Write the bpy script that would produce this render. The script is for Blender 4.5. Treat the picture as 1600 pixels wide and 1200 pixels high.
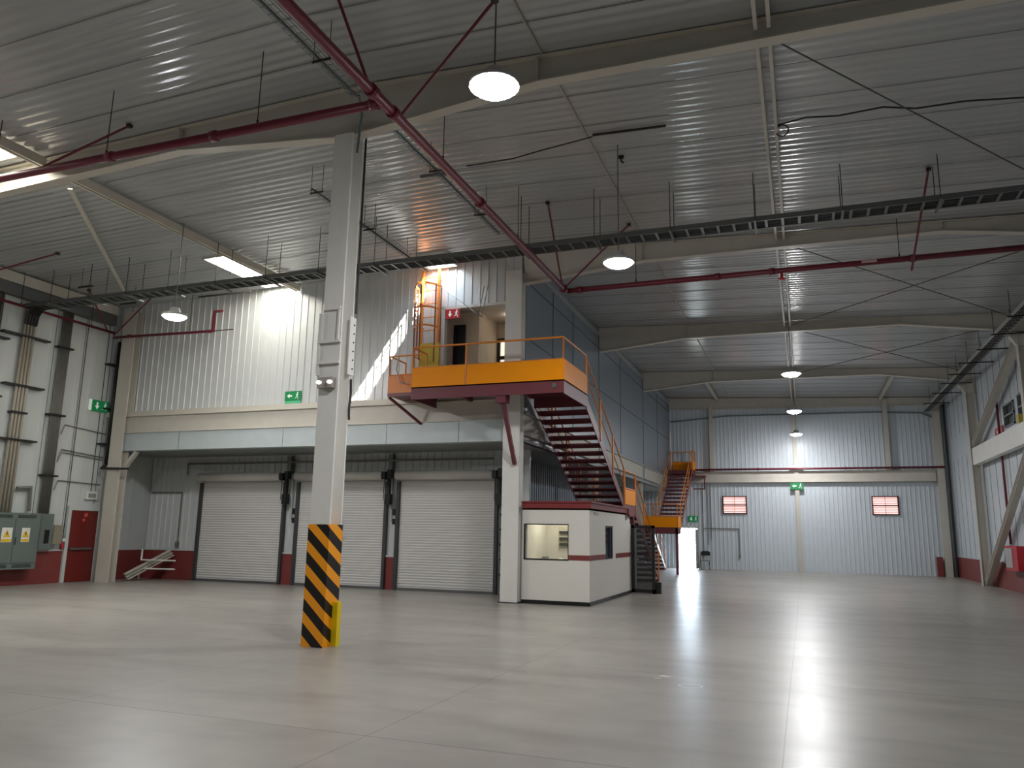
import bpy, bmesh, math, random
from mathutils import Vector, Matrix
random.seed(7)
for o in list(bpy.data.objects): bpy.data.objects.remove(o)
S = bpy.context.scene
COL = S.collection

# ------------------------------------------------------------------ camera
cam = bpy.data.cameras.new('camera'); camo = bpy.data.objects.new('camera', cam); COL.objects.link(camo)
def unit(v): return v.normalized()
F = 1210.0
yw = unit(Vector((458, 240, F))); xl = Vector((-3300, 175, F)); xr = -unit(xl - xl.dot(yw)*yw)
zw = xr.cross(yw)
if zw.y > 0: zw = -zw
# rows of world axes in image coordinates (x right, y down, z forward)
cx = Vector((xr.x, yw.x, zw.x)); cy = -Vector((xr.y, yw.y, zw.y)); cz = -Vector((xr.z, yw.z, zw.z))
m = Matrix((cx, cy, cz)).transposed().to_4x4(); m.translation = Vector((0, 0, 1.65))
camo.matrix_world = m
cam.sensor_width = 36; cam.lens = F/1600*36; cam.clip_end = 500; cam.clip_start = .05
S.camera = camo
# ------------------------------------------------------------------ sky, sun, exposure
W = bpy.data.worlds.new('sky'); S.world = W; W.use_nodes = True
bg = W.node_tree.nodes['Background']; bg.inputs[0].default_value = (.72, .86, 1, 1); bg.inputs[1].default_value = 34.0
# the sunbeam that reaches the roof hatch: a far, narrow beam with the sun's angular size
SUN_DIR = Vector((-.66, .22, -1)).normalized()
sl = bpy.data.lights.new('sun', 'SPOT'); sl.energy = 2.35e7; sl.shadow_soft_size = .54; sl.spot_size = .028; sl.spot_blend = 0; sl.color = (1, .95, .86)
so = bpy.data.objects.new('sun', sl); COL.objects.link(so)
so.rotation_euler = SUN_DIR.to_track_quat('-Z', 'Y').to_euler(); so.location = Vector((-8.82, 17.68, 8.95))-SUN_DIR*120
S.view_settings.view_transform = 'Standard'; S.view_settings.look = 'None'
S.view_settings.exposure = 0.12; S.view_settings.gamma = 1; S.view_settings.use_curve_mapping = False
S.cycles.caustics_reflective = False; S.cycles.caustics_refractive = False; S.cycles.sample_clamp_indirect = 6; S.cycles.blur_glossy = .5
LAMP = 350.0      # radiance of the lamp diffusers
SKYL = 20.0        # radiance of the translucent roof panels

# ------------------------------------------------------------------ helpers
def lin(h):
    h = h.lstrip('#'); c = [int(h[i:i+2], 16)/255 for i in (0, 2, 4)]
    return tuple((x/12.92 if x <= .04045 else ((x+.055)/1.055)**2.4) for x in c) + (1,)
MATS = {}
def mat(name, col, rough=.5, metal=0, var=.08, scale=3, bump=0, spec=.5, emit=None, es=0, dirt=0, coat=0):
    if name in MATS: return MATS[name]
    m = bpy.data.materials.new(name); m.use_nodes = True; MATS[name] = m
    nt = m.node_tree; N = nt.nodes; L = nt.links; b = N['Principled BSDF']
    c = lin(col) if isinstance(col, str) else col
    b.inputs['Roughness'].default_value = rough; b.inputs['Metallic'].default_value = metal
    b.inputs['Specular IOR Level'].default_value = spec
    b.inputs['Coat Weight'].default_value = coat
    tc = N.new('ShaderNodeTexCoord'); nz = N.new('ShaderNodeTexNoise'); nz.inputs['Scale'].default_value = scale; nz.inputs['Detail'].default_value = 2
    L.new(tc.outputs['Object'], nz.inputs['Vector'])
    mx = N.new('ShaderNodeMix'); mx.data_type = 'RGBA'
    mx.inputs[6].default_value = tuple(x*(1-var) for x in c[:3]) + (1,)
    mx.inputs[7].default_value = tuple(min(1, x*(1+var)) for x in c[:3]) + (1,)
    L.new(nz.outputs['Fac'], mx.inputs[0])
    out = mx.outputs[2]
    if dirt:
        n2 = N.new('ShaderNodeTexNoise'); n2.inputs['Scale'].default_value = 1.1; n2.inputs['Detail'].default_value = 3; n2.inputs['Roughness'].default_value = .5
        mp = N.new('ShaderNodeMapping'); mp.inputs['Scale'].default_value = (1.5, 1.5, .35)
        L.new(tc.outputs['Object'], mp.inputs[0]); L.new(mp.outputs[0], n2.inputs['Vector'])
        r = N.new('ShaderNodeValToRGB'); r.color_ramp.elements[0].position = .52; r.color_ramp.elements[1].position = .75
        L.new(n2.outputs['Fac'], r.inputs[0])
        ml = N.new('ShaderNodeMath'); ml.operation = 'MULTIPLY'; ml.inputs[1].default_value = dirt; L.new(r.outputs[0], ml.inputs[0])
        m3 = N.new('ShaderNodeMix'); m3.data_type = 'RGBA'; L.new(ml.outputs[0], m3.inputs[0]); L.new(out, m3.inputs[6])
        m3.inputs[7].default_value = (.16, .14, .12, 1); out = m3.outputs[2]
    L.new(out, b.inputs['Base Color'])
    if bump:
        bp = N.new('ShaderNodeBump'); bp.inputs['Strength'].default_value = bump; bp.inputs['Distance'].default_value = .02
        n4 = N.new('ShaderNodeTexNoise'); n4.inputs['Scale'].default_value = scale*8; L.new(tc.outputs['Object'], n4.inputs['Vector'])
        L.new(n4.outputs['Fac'], bp.inputs['Height']); L.new(bp.outputs[0], b.inputs['Normal'])
    if emit:
        b.inputs['Emission Color'].default_value = lin(emit) if isinstance(emit, str) else emit
        b.inputs['Emission Strength'].default_value = es
        if es < 3: m.cycles.emission_sampling = 'NONE'
        elif es > 100: m.cycles.emission_sampling = 'FRONT'
    return m

def setp(o, label=None, cat=None, group=None, kind=None):
    if label: o['label'] = label
    if cat: o['category'] = cat
    if group: o['group'] = group
    if kind: o['kind'] = kind
    return o
def thing(name, label, cat, loc=(0, 0, 0), group=None, kind=None):
    o = bpy.data.objects.new(name, None); COL.objects.link(o); o.location = loc; o.empty_display_size = .2
    return setp(o, label, cat, group, kind)
def wloc(o):
    v = Vector((0, 0, 0))
    while o is not None: v += o.location; o = o.parent
    return v

class MB:
    def __init__(s): s.v = []; s.f = []
    def add(s, vs, fs):
        k = len(s.v); s.v += [Vector(p) for p in vs]; s.f += [[i+k for i in f] for f in fs]; return s
    def box(s, x0, x1, y0, y1, z0, z1):
        if x0 > x1: x0, x1 = x1, x0
        if y0 > y1: y0, y1 = y1, y0
        if z0 > z1: z0, z1 = z1, z0
        return s.add([(x0,y0,z0),(x1,y0,z0),(x1,y1,z0),(x0,y1,z0),(x0,y0,z1),(x1,y0,z1),(x1,y1,z1),(x0,y1,z1)],
                     [(0,3,2,1),(4,5,6,7),(0,1,5,4),(1,2,6,5),(2,3,7,6),(3,0,4,7)])
    def beam(s, a, b, w, h, up=(0, 0, 1)):
        a = Vector(a); b = Vector(b); d = (b-a).normalized(); u = Vector(up)
        if abs(d.dot(u)) > .98: u = Vector((0, 1, 0))
        x = d.cross(u).normalized()*w/2; y = x.cross(d).normalized()*h/2
        c = [a-x-y, a+x-y, a+x+y, a-x+y, b-x-y, b+x-y, b+x+y, b-x+y]
        return s.add(c, [(0,1,2,3),(7,6,5,4),(0,4,5,1),(1,5,6,2),(2,6,7,3),(3,7,4,0)])
    def tube(s, pts, r, n=10, cap=True):
        pts = [Vector(p) for p in pts]; rings = []
        for i, p in enumerate(pts):
            if i == 0: d = pts[1]-p
            elif i == len(pts)-1: d = p-pts[i-1]
            else:
                d1 = (p-pts[i-1]).normalized(); d2 = (pts[i+1]-p).normalized(); d = d1+d2
            d.normalize()
            k = 1.0
            if 0 < i < len(pts)-1:
                c = d.dot((p-pts[i-1]).normalized()); k = 1/max(c, .4)
            if i == 0:
                u = Vector((0, 0, 1)) if abs(d.z) < .9 else Vector((0, 1, 0))
                x = d.cross(u).normalized()
            else:
                x = (x - d*x.dot(d)).normalized()
            y = d.cross(x)
            rings.append([p + (x*math.cos(2*math.pi*j/n) + y*math.sin(2*math.pi*j/n))*r*(1 if k < 1.01 else min(k, 1.4)) for j in range(n)])
        vs = [v for rg in rings for v in rg]; fs = []
        for i in range(len(rings)-1):
            for j in range(n):
                fs.append((i*n+j, i*n+(j+1) % n, (i+1)*n+(j+1) % n, (i+1)*n+j))
        if cap: fs.append(tuple(range(n-1, -1, -1))); fs.append(tuple((len(rings)-1)*n+j for j in range(n)))
        return s.add(vs, fs)
    def lathe(s, c, prof, n=24):
        c = Vector(c); vs = []; fs = []
        for r, z in prof:
            for j in range(n):
                a = 2*math.pi*j/n; vs.append(c+Vector((r*math.cos(a), r*math.sin(a), z)))
        for i in range(len(prof)-1):
            for j in range(n): fs.append((i*n+j, i*n+(j+1) % n, (i+1)*n+(j+1) % n, (i+1)*n+j))
        fs.append(tuple(range(n-1, -1, -1))); fs.append(tuple((len(prof)-1)*n+j for j in range(n)))
        return s.add(vs, fs)
    def prism(s, poly, ext):
        poly = [Vector(p) for p in poly]; e = Vector(ext); n = len(poly)
        return s.add(poly+[p+e for p in poly], [tuple(range(n))[::-1], tuple(range(n, 2*n))] + [(i, (i+1) % n, n+(i+1) % n, n+i) for i in range(n)])
    def ribs(s, P, nrm, u0, u1, v0, v1, per=.23, dep=.03, back=.08, w=(.62, .70, .92, 1.0)):
        """corrugated sheet: P(u, v) -> point, ribs run along v and repeat along u"""
        nrm = Vector(nrm); pts = []
        def hgt(u):
            t = (u/per) % 1.0
            if t < w[0]: return 0
            if t < w[1]: return (t-w[0])/(w[1]-w[0])
            if t < w[2]: return 1
            return max(0, (w[3]-t)/(w[3]-w[2]))
        us = {round(u0, 5), round(u1, 5)}
        k = math.floor(u0/per)-1
        while k*per < u1+per:
            for t in (0,)+w[:3]:
                uu = (k+t)*per
                if u0 < uu < u1: us.add(round(uu, 5))
            k += 1
        us = sorted(us); n = len(us); vs = []
        for uu in us:
            h = hgt(uu+1e-6)*dep
            vs.append(P(uu, v0)+nrm*h); vs.append(P(uu, v1)+nrm*h)
        for uu in (u0, u1):
            vs.append(P(uu, v0)-nrm*back); vs.append(P(uu, v1)-nrm*back)
        fs = [(2*i, 2*i+2, 2*i+3, 2*i+1) for i in range(n-1)]
        B = 2*n
        fs += [(B, B+1, B+3, B+2), (0, 1, B+1, B), (2*n-2, B+2, B+3, 2*n-1),
               tuple([2*i for i in range(n)][::-1] + [B, B+2]), tuple([2*i+1 for i in range(n)] + [B+3, B+1])]
        return s.add(vs, fs)
    def wave(s, P, nrm, u0, u1, v0, v1, per=.2, dep=.016, back=.1):
        nrm = Vector(nrm); st = per/8; k0 = math.ceil((u0+1e-6)/st); us = [u0]
        while k0*st < u1-1e-6: us.append(k0*st); k0 += 1
        us.append(u1); vs = []
        for uu in us:
            h = (.5-.5*math.cos(2*math.pi*uu/per))*dep
            vs += [P(uu, v0)+nrm*h, P(uu, v1)+nrm*h]
        s.add(vs, [(2*i, 2*i+1, 2*i+3, 2*i+2) for i in range(len(us)-1)])
        c = [P(u0, v0), P(u1, v0), P(u1, v1), P(u0, v1)]
        return s.add([p-nrm*.002 for p in c]+[p-nrm*back for p in c], [(4, 5, 6, 7), (0, 1, 5, 4), (1, 2, 6, 5), (2, 3, 7, 6), (3, 0, 4, 7)])
    def build(s, name, m, parent=None, smooth=False, fix=True):
        off = wloc(parent)
        me = bpy.data.meshes.new(name); me.from_pydata([v-off for v in s.v], [], s.f)
        if fix:
            bm = bmesh.new(); bm.from_mesh(me); bmesh.ops.recalc_face_normals(bm, faces=bm.faces); bm.to_mesh(me); bm.free()
        if isinstance(m, (list, tuple)):
            for q in m: me.materials.append(q)
        else: me.materials.append(m)
        if smooth:
            for p in me.polygons: p.use_smooth = len(p.vertices) <= 4
        o = bpy.data.objects.new(name, me); COL.objects.link(o); o.parent = parent
        return o
def struct(o, **k): return setp(o, kind='structure', **k)
def cells(u0, u1, v0, v1, holes):
    us = sorted({u0, u1} | {x for h in holes for x in h[:2] if u0 < x < u1}); vs = sorted({v0, v1} | {x for h in holes for x in h[2:] if v0 < x < v1})
    out = []
    for a, b in zip(us, us[1:]):
        run = None
        for c, d in zip(vs, vs[1:]):
            mu, mv = (a+b)/2, (c+d)/2
            if any(h[0] < mu < h[1] and h[2] < mv < h[3] for h in holes):
                if run: out.append((a, b)+run); run = None
            else: run = (run[0], d) if run else (c, d)
        if run: out.append((a, b)+run)
    return out
def V(*a): return Vector(a)

# ------------------------------------------------------------------ materials
cream = mat('cream_steel_paint', '#c5c0b5', .5, dirt=.04)
white_steel = mat('white_steel_paint', '#dedcd6', .42, dirt=.08)
panel_blue = mat('pale_blue_grey_panel', '#c8d0d6', .33, var=.04, dirt=.05)
panel_wall = mat('light_grey_panel', '#c6c9c9', .33, var=.03, dirt=.04)
panel_left = mat('off_white_panel', '#c3c7c4', .42, var=.04, scale=1.2, dirt=.10)
panel_ceiling = mat('grey_white_liner_panel', '#b0b3b4', .17, var=.02, scale=.6, spec=1.0)
panel_corr = mat('slate_blue_panel', '#7d8790', .3, var=.04, dirt=.08)
red_paint = mat('red_wall_paint', '#7b3532', .5, var=.08, dirt=.12)
red_door = mat('red_door_paint', '#6c201c', .4)
pipe_red = mat('sprinkler_red', '#6e2131', .38, var=.06)
maroon = mat('maroon_steel', '#6b3038', .45, dirt=.1)
yellow = mat('yellow_sheet', '#f09200', .45, var=.03, spec=.25)
orange = mat('orange_rail_paint', '#d9802a', .42, var=.05)
galv = mat('galvanised', '#6f7170', .45, metal=.6)
dark_metal = mat('dark_metal', '#2c2b29', .5, metal=.3)
black = mat('black_paint', '#121212', .4)
shutter = mat('roller_shutter_steel', '#d0cecb', .36, var=.03)
booth_white = mat('booth_white', '#dedad1', .55, var=.02)
conduit_mat = mat('grey_conduit', '#77756e', .45, metal=.3)
cond_cream = mat('cream_conduit', '#a8a091', .4)
cab_grey = mat('cabinet_grey', '#66706c', .45)
signgreen = mat('sign_green', '#0e8048', .5, emit='#0e8048', es=.15)
signwhite = mat('sign_white', '#e9efe6', .5, emit='#e9efe6', es=.15)
signred = mat('sign_red', '#b0222e', .5)
stick_yel = mat('sticker_yellow', '#dfb41f', .5)
glow = mat('lamp_diffuser', '#ffffff', emit=(.98, .985, 1, 1), es=LAMP)
sky_glow = mat('translucent_roof_sheet', '#fff8e6', emit=(1, .97, .87, 1), es=SKYL)
wood = mat('beige_wall', '#b9aa96', .6)

def floor_material():
    m = bpy.data.materials.new('polished_concrete'); m.use_nodes = True; nt = m.node_tree; N = nt.nodes; L = nt.links; b = N['Principled BSDF']
    tc = N.new('ShaderNodeTexCoord')
    def noise(sc, det, mul=(1, 1, 1)):
        mp = N.new('ShaderNodeMapping'); mp.inputs['Scale'].default_value = mul; L.new(tc.outputs['Object'], mp.inputs[0])
        n = N.new('ShaderNodeTexNoise'); n.inputs['Scale'].default_value = sc; n.inputs['Detail'].default_value = det; n.inputs['Roughness'].default_value = .62
        L.new(mp.outputs[0], n.inputs['Vector']); return n.outputs['Fac']
    def math_(op, a, b_=None, c=None):
        n = N.new('ShaderNodeMath'); n.operation = op
        for i, q in enumerate((a, b_, c)):
            if q is None: continue
            if isinstance(q, (int, float)): n.inputs[i].default_value = q
            else: L.new(q, n.inputs[i])
        return n.outputs[0]
    def mix(f, a, b_):
        n = N.new('ShaderNodeMix'); n.data_type = 'RGBA'
        if isinstance(f, float): n.inputs[0].default_value = f
        else: L.new(f, n.inputs[0])
        for i, q in ((6, a), (7, b_)):
            if isinstance(q, tuple): n.inputs[i].default_value = q
            else: L.new(q, n.inputs[i])
        return n.outputs[2]
    def ramp(x, p0, p1):
        n = N.new('ShaderNodeMapRange'); n.interpolation_type = 'SMOOTHERSTEP'; n.inputs[1].default_value = p0; n.inputs[2].default_value = p1; L.new(x, n.inputs[0]); n.clamp = True; return n.outputs[0]
    big = ramp(noise(.16, 1), .1, .9); mid = ramp(noise(.6, 3, (.7, 1.1, 1)), .26, .74); fine = ramp(noise(2.5, 1), .2, .8)
    c = mix(big, lin('#8d8a84'), lin('#9f9b93')); c = mix(math_('MULTIPLY', mid, .75), c, lin('#86817a'))
    c = mix(math_('MULTIPLY', fine, .2), c, lin('#aeaaa0'))
    st = ramp(noise(1.1, 3, (.3, 1.3, 1)), .42, .78); c = mix(math_('MULTIPLY', st, .55), c, lin('#77716a'))
    sp = N.new('ShaderNodeSeparateXYZ'); L.new(tc.outputs['Object'], sp.inputs[0])
    def joint(axis, per, off, w):
        t = math_('DIVIDE', math_('ADD', axis, -off+100*per), per); fr = math_('FRACT', t)
        d = math_('MINIMUM', fr, math_('SUBTRACT', 1.0, fr)); return math_('LESS_THAN', d, w/per)
    wob = math_('MULTIPLY', math_('SUBTRACT', noise(1.5, 3), .5), .012)
    j = math_('MAXIMUM', joint(math_('ADD', sp.outputs[0], wob), 3.2, -.24, .006), joint(math_('ADD', sp.outputs[1], wob), 4.0, 1.92, .009))
    c = mix(math_('MULTIPLY', j, .7), c, lin('#544d45'))
    L.new(c, b.inputs['Base Color'])
    r = math_('MULTIPLY_ADD', mid, .04, .285); r = math_('MULTIPLY_ADD', big, .04, r); L.new(r, b.inputs['Roughness'])
    b.inputs['Specular IOR Level'].default_value = .6
    return m

def stripes_material():
    m = bpy.data.materials.new('hazard_stripes'); m.use_nodes = True; N = m.node_tree.nodes; L = m.node_tree.links; b = N['Principled BSDF']
    tc = N.new('ShaderNodeTexCoord'); sp = N.new('ShaderNodeSeparateXYZ'); L.new(tc.outputs['Object'], sp.inputs[0])
    def M(op, a, c):
        n = N.new('ShaderNodeMath'); n.operation = op
        for i, q in enumerate((a, c)):
            if q is None: continue
            if isinstance(q, (int, float)): n.inputs[i].default_value = q
            else: L.new(q, n.inputs[i])
        return n.outputs[0]
    # stripes run down to the right on both visible faces
    h = M('ADD', M('MULTIPLY', sp.outputs[0], .9), M('MULTIPLY', sp.outputs[1], .62))
    t = M('DIVIDE', M('ADD', M('ADD', sp.outputs[2], h), .113+33.5), .335)
    s = M('LESS_THAN', M('FRACT', t, None), .52)
    mx = N.new('ShaderNodeMix'); mx.data_type = 'RGBA'; mx.inputs[6].default_value = lin('#f09a12'); mx.inputs[7].default_value = lin('#15110f'); L.new(s, mx.inputs[0])
    L.new(mx.outputs[2], b.inputs['Base Color']); b.inputs['Roughness'].default_value = .4
    return m
hazard = stripes_material()
def glass_material(name, tint, rough=.02, alpha=.25):
    m = bpy.data.materials.new(name); m.use_nodes = True; b = m.node_tree.nodes['Principled BSDF']
    b.inputs['Base Color'].default_value = tint; b.inputs['Roughness'].default_value = rough; b.inputs['Alpha'].default_value = alpha
    return m
glass = glass_material('window_glass', (.2, .22, .21, 1), .02, .1)
dark_glass = glass_material('smoked_glass', (.04, .045, .05, 1), .05, .5)

# ================================================================== setting
XL, XR, YF, YB = -20.35, 6.52, -10.0, 41.2
XC = -6.5              # corridor wall face
def ceil_z(x): return 8.85-.022*(-6.7-x) if x < -6.7 else 8.85-.04*(x+6.7)
mb = MB(); mb.box(-21, 7, YF-.5, YB+.02, -.2, 0)
fl = struct(mb.build('floor', floor_material()))
mb = MB()
for (cx_, cy_) in ((-1.28, 9.26),):
    vs = []; n = 28
    for r in (.115, .135):
        for j in range(n): a = j*2*math.pi/n; vs.append((cx_+r*math.cos(a), cy_+r*.9*math.sin(a), .002))
    mb.add(vs, [(j, (j+1) % n, n+(j+1) % n, n+j) for j in range(n)])
mb.add([(-1.73,9.72,.002),(-1.60,9.70,.002),(-1.56,9.77,.002),(-1.68,9.8,.002)], [(0,1,2,3)]); mb.add([(-1.74,9.55,.002),(-1.66,9.55,.002),(-1.66,9.59,.002),(-1.74,9.59,.002)], [(0,1,2,3)])
mb.build('paint_mark', mat('chalk_white', '#cfcdc4', .7), fl, fix=False)
mb = MB(); mb.box(-60, 60, YB+.12, 140, -.3, -.02); struct(mb.build('ground', mat('beige_ground', '#a09a8c', .9)))  # even beige ground outside the back wall

# ceiling with holes for roof sheets and hatch
SX0, SX1 = -14.65, -13.62
HX = (-9.22, -8.42); HY = (17.3, 18.06)
sky_holes = [(6.3, 9.70), (10.05, 10.75), (15.45, 18.05)]
holes = [(a, b, SX0, SX1) for a, b in sky_holes] + [(HY[0], HY[1], HX[0], HX[1])]
mb = MB()
P = lambda u, v: V(v, u, ceil_z(v))
for (v0, v1) in ((-20.7, -6.7), (-6.7, 6.8)):
    for c in cells(YF-.4, YB+.4, v0, v1, holes):
        mb.wave(P, (0, 0, -1), *c, per=.2, dep=.011, back=.1)
ce = struct(mb.build('ceiling', panel_ceiling, smooth=True))
mb = MB()
for k, y in enumerate([YF + 1.0*i for i in range(0, 52)]):       # lap seams between liner sheets
    for (a, b) in ((-20.3, -14.8), (-13.3, -6.7), (-6.7, 6.3)):
        if any(abs(y-q) < .4 for q in (2, 10, 18, 26, 34)): continue
        if y > 18 and a < -6.7: continue
        mb.beam((a, y+.14, ceil_z(a)-.026), (b, y+.14, ceil_z(b)-.026), .014, .008)
mb.build('panel_seam', mat('grey_seam', '#8b8d8e', .5), ce)  # seam strips in a slightly darker grey than the sheets
mb = MB()
for x in (-3.33,):
    mb.beam((x, YF, ceil_z(x)-.028), (x, YB if x > -6 else 18, ceil_z(x)-.028), .035, .012)
mb.build('lap_strip', mat('pale_lap_strip', '#a9a59b', .5), ce)
setp(MB().beam((-14.0, 10.9, ceil_z(-14)-.16), (-18.9, 17.1, ceil_z(-18.9)-.16), .09, .03).build('diagonal_tie', mat('flange_cream', '#cbc5b8', .45)), 'pale flat diagonal tie under the ceiling at upper left', 'tie')
# skylight sheets
for i, (a, b) in enumerate(sky_holes):
    lb = ['glowing skylight sheet at the far left edge, before the near rafter',
          'short glowing skylight sheet directly beyond the near rafter at left', 'glowing skylight sheet above the upper wall, beyond the cable ladder'][i]
    t = thing('skylight', lb, 'skylight', (SX0, a, ceil_z(SX0)), 'translucent skylight sheets in the roof')
    MB().prism([(SX0+.02, a, ceil_z(SX0)+.09), (SX1-.02, a, ceil_z(SX1)+.09), (SX1-.02, b, ceil_z(SX1)+.09), (SX0+.02, b, ceil_z(SX0)+.09)], (0, 0, .03)).build('sheet', sky_glow, t)
    q = MB()
    for x in (SX0+.015, SX1-.015): q.box(x-.015, x+.015, a, b, ceil_z(x)-.03, ceil_z(x)+.12)
    for y in (a+.015, b-.015): q.beam((SX0+.03, y, ceil_z(SX0)+.03), (SX1-.03, y, ceil_z(SX1)+.03), .03, .14)
    q.build('curb', cream, t)
t = thing('roof_hatch', 'open roof hatch letting the sun in above the caged ladder', 'roof hatch', (HX[0], HY[0], 8.75))
q = MB(); z0, z1 = 8.66, 9.2
q.box(HX[0]-.04, HX[0], HY[0], HY[1], z0, z1); q.box(HX[1], HX[1]+.04, HY[0], HY[1], z0, z1)
q.box(HX[0]-.04, HX[1]+.04, HY[0]-.04, HY[0], z0, 8.95); q.box(HX[0]-.04, HX[1]+.04, HY[1], HY[1]+.04, z0, z1)
q.build('curb', white_steel, t)
MB().prism([(HX[0]-.06, HY[0]-.06, 9.2), (HX[0]-.06, HY[1]+.06, 9.2), (HX[0]-.65, HY[1]+.06, 9.75), (HX[0]-.65, HY[0]-.06, 9.75)], (.03, 0, .03)).build('lid', white_steel, t)

# walls
def wallX(name, m, x, nx, y0, y1, z0, z1, holes=(), per=.23, dep=.03, back=.12, kind=True):
    mb = MB(); P = lambda u, v: V(x, u, v)
    for c in cells(y0, y1, z0, z1, list(holes)): mb.ribs(P, (nx, 0, 0), *c, per=per, dep=dep, back=back)
    o = mb.build(name, m); return struct(o) if kind else o
def wallY(name, m, y, ny, x0, x1, z0, z1, holes=(), per=.23, dep=.03, back=.12, w=(.62, .70, .92, 1.0)):
    mb = MB(); P = lambda u, v: V(u, y, v)
    for c in cells(x0, x1, z0, z1, list(holes)): mb.ribs(P, (0, ny, 0), *c, per=per, dep=dep, back=back, w=w)
    return struct(mb.build(name, m))
DY0, DY1, DZ = 17.2, 18.15, 2.08
w = wallX('wall_left', panel_left, XL, 1, YF, YB+.1, 0, 8.9, per=.5, dep=.008)
def dado(parent, lo, hi, axis, at, side, z=.9, name='dado', t=.04):
    q = MB()
    for a, b in zip(lo, hi):
        if axis == 'x': q.box(at, at+side*t, a, b, 0, z)
        else: q.box(a, b, at, at+side*t, 0, z)
    o = q.build(name, red_paint, parent); o['label'] = 'red painted lower band of the wall'
    q = MB()
    for a, b in zip(lo, hi):
        if axis == 'x': q.box(at, at+side*(t+.02), a, b, z, z+.05)
        else: q.box(a, b, at, at+side*(t+.02), z, z+.05)
    q.build(name+'_cap', panel_left, parent)
dado(w, [YF, DY1+.12], [DY0-.12, 20.2], 'x', XL, 1)
q = MB()
for y in [YF+i*1.0 for i in range(30)]:
    if DY0-.15 < y < DY1+.15: q.box(XL, XL+.012, y-.006, y+.006, 2.3, 8.2)
    else: q.box(XL, XL+.012, y-.006, y+.006, .95, 8.2)
q.build('panel_joint', mat('joint_grey', '#6e706d', .6), w)
RW = [(28.65, 30.0, 5.37, 6.13), (27.2, 28.1, 5.37, 6.18)]
w = wallX('wall_right', panel_blue, XR, -1, YF, YB, 0, 8.7, holes=RW, per=.5, dep=.008)
dado(w, [YF], [YB], 'x', XR, -1)
q = MB()
for y in [18+i*1.0 for i in range(23)]: q.box(XR-.012, XR, y-.006, y+.006, .95, 5.2); q.box(XR-.012, XR, y-.006, y+.006, 6.2, 8.3)
q.build('panel_joint', MATS['joint_grey'], w)
DB = (-6.12, -5.15, 0, 2.02)
w = wallY('wall_back', panel_blue, YB, -1, -20.5, 6.6, 0, 8.9, dep=.018, holes=[(-3.86, -2.68, 2.77, 3.66), (3.08, 4.24, 2.77, 3.66), DB], per=.2)
struct(MB().box(-21, 7, YF-.12, YF, 0, 8.9).build('wall_front', panel_wall))
# dock wall in the recess
doors = [(-18.1, -14.95), (-14.4, -11.4), (-10.95, -7.95)]
YD = 20.05
w = wallY('wall_dock', panel_wall, YD+.12, -1, -20.4, -7.85, 0, 3.95, holes=[(a, b, 0, 3.1) for a, b in doors])
dado(w, [-20.35, doors[0][1]+.04, doors[1][1]+.04], [doors[0][0]-.04, doors[1][0]-.04, doors[2][0]-.04], 'y', YD+.1, -1)
struct(MB().box(-20.35, XC-.02, 18.32, YD+.2, 3.9, 3.98).build('ceiling_recess', mat('soffit_grey', '#7f8484', .5)))
struct(MB().box(-8.3, XC-.02, YD+.2, YB, 3.9, 3.98).build('ceiling_passage', MATS['soffit_grey']))
wallX('wall_passage', panel_corr, -8.2, 1, YD+.2, YB, 0, 3.95)
struct(MB().box(-20.35, -7.0, 18.32, 18.4, 3.98, 4.95).build('wall_light_block', panel_wall))  # strip added behind the fascia to stop daylight leaking through
# upper wall above the dock
MZ = 18.2
OP = (-8.85, -6.9, 5.05, 7.56)
w = wallY('wall_mezzanine', panel_wall, MZ, -1, -20.4, -6.6, 4.9, 9.0, holes=[OP], per=.235, dep=.018, w=(.72, .78, .94, 1.0))
# corridor upper wall, smooth sheets
q = MB().box(XC-.12, XC-.035, MZ+.1, YB, 3.9, 4.62).box(XC-.12, XC, MZ+.1, YB, 4.62, 8.9)
w = struct(q.build('wall_corridor', panel_corr))
q = MB()
for y in [20.6, 22.7, 26.0, 29.4, 34.0, 37.6]: q.box(XC, XC+.012, y-.018, y+.018, 4.7, 8.5)
for z in (6.6, 8.1): q.box(XC, XC+.012, MZ+.2, YB-.1, z-.012, z+.012)
q.build('panel_joint', mat('dark_joint', '#4d5257', .6), w)
q = MB().box(XC, XC+.06, MZ+.2, YB-.05, 8.5, 8.62); q.build('eave_trim', mat('pale_trim', '#9fa3a4', .5), w)

# inner room behind the upper opening
q = MB(); q.box(-9.1, -6.65, MZ+.12, 20.4, 4.98, 5.05); struct(q.build('floor_upper', mat('upper_floor', '#8c8478', .6)))
q = MB(); q.box(-8.95, -8.85, MZ+.12, 20.3, 5.05, 7.7); q.box(-8.85, -8.02, 18.75, 18.85, 5.05, 7.56); q.box(-8.12, -8.02, 18.85, 20.3, 5.05, 7.56)
q.box(-8.02, -6.65, 20.2, 20.3, 5.05, 7.56)
struct(q.build('wall_upper_room', wood))
struct(MB().box(-8.95, -6.65, MZ+.12, 20.3, 7.56, 7.64).build('ceiling_upper_room', mat('upper_ceiling', '#c4bbb0', .6)))
t = struct(MB().box(-8.74, -8.40, 18.68, 18.75, 5.06, 7.2).build('door_4', mat('dark_door_glass', '#14151c', .2)), label='dark narrow door leaf inside the upper opening')
t = thing('window_4', 'lit dark framed window door inside the upper room', 'window', (-7.5, 20.2, 5.9), kind='structure')
q = MB(); q.box(-8.0, -7.93, 20.1, 20.2, 5.3, 7.12); q.box(-7.0, -6.93, 20.1, 20.2, 5.3, 7.12); q.box(-7.93, -7.0, 20.1, 20.2, 7.04, 7.12); q.box(-7.93, -7.0, 20.1, 20.2, 6.5, 6.6); q.box(-7.93, -7.0, 20.1, 20.2, 5.3, 5.4)
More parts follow.
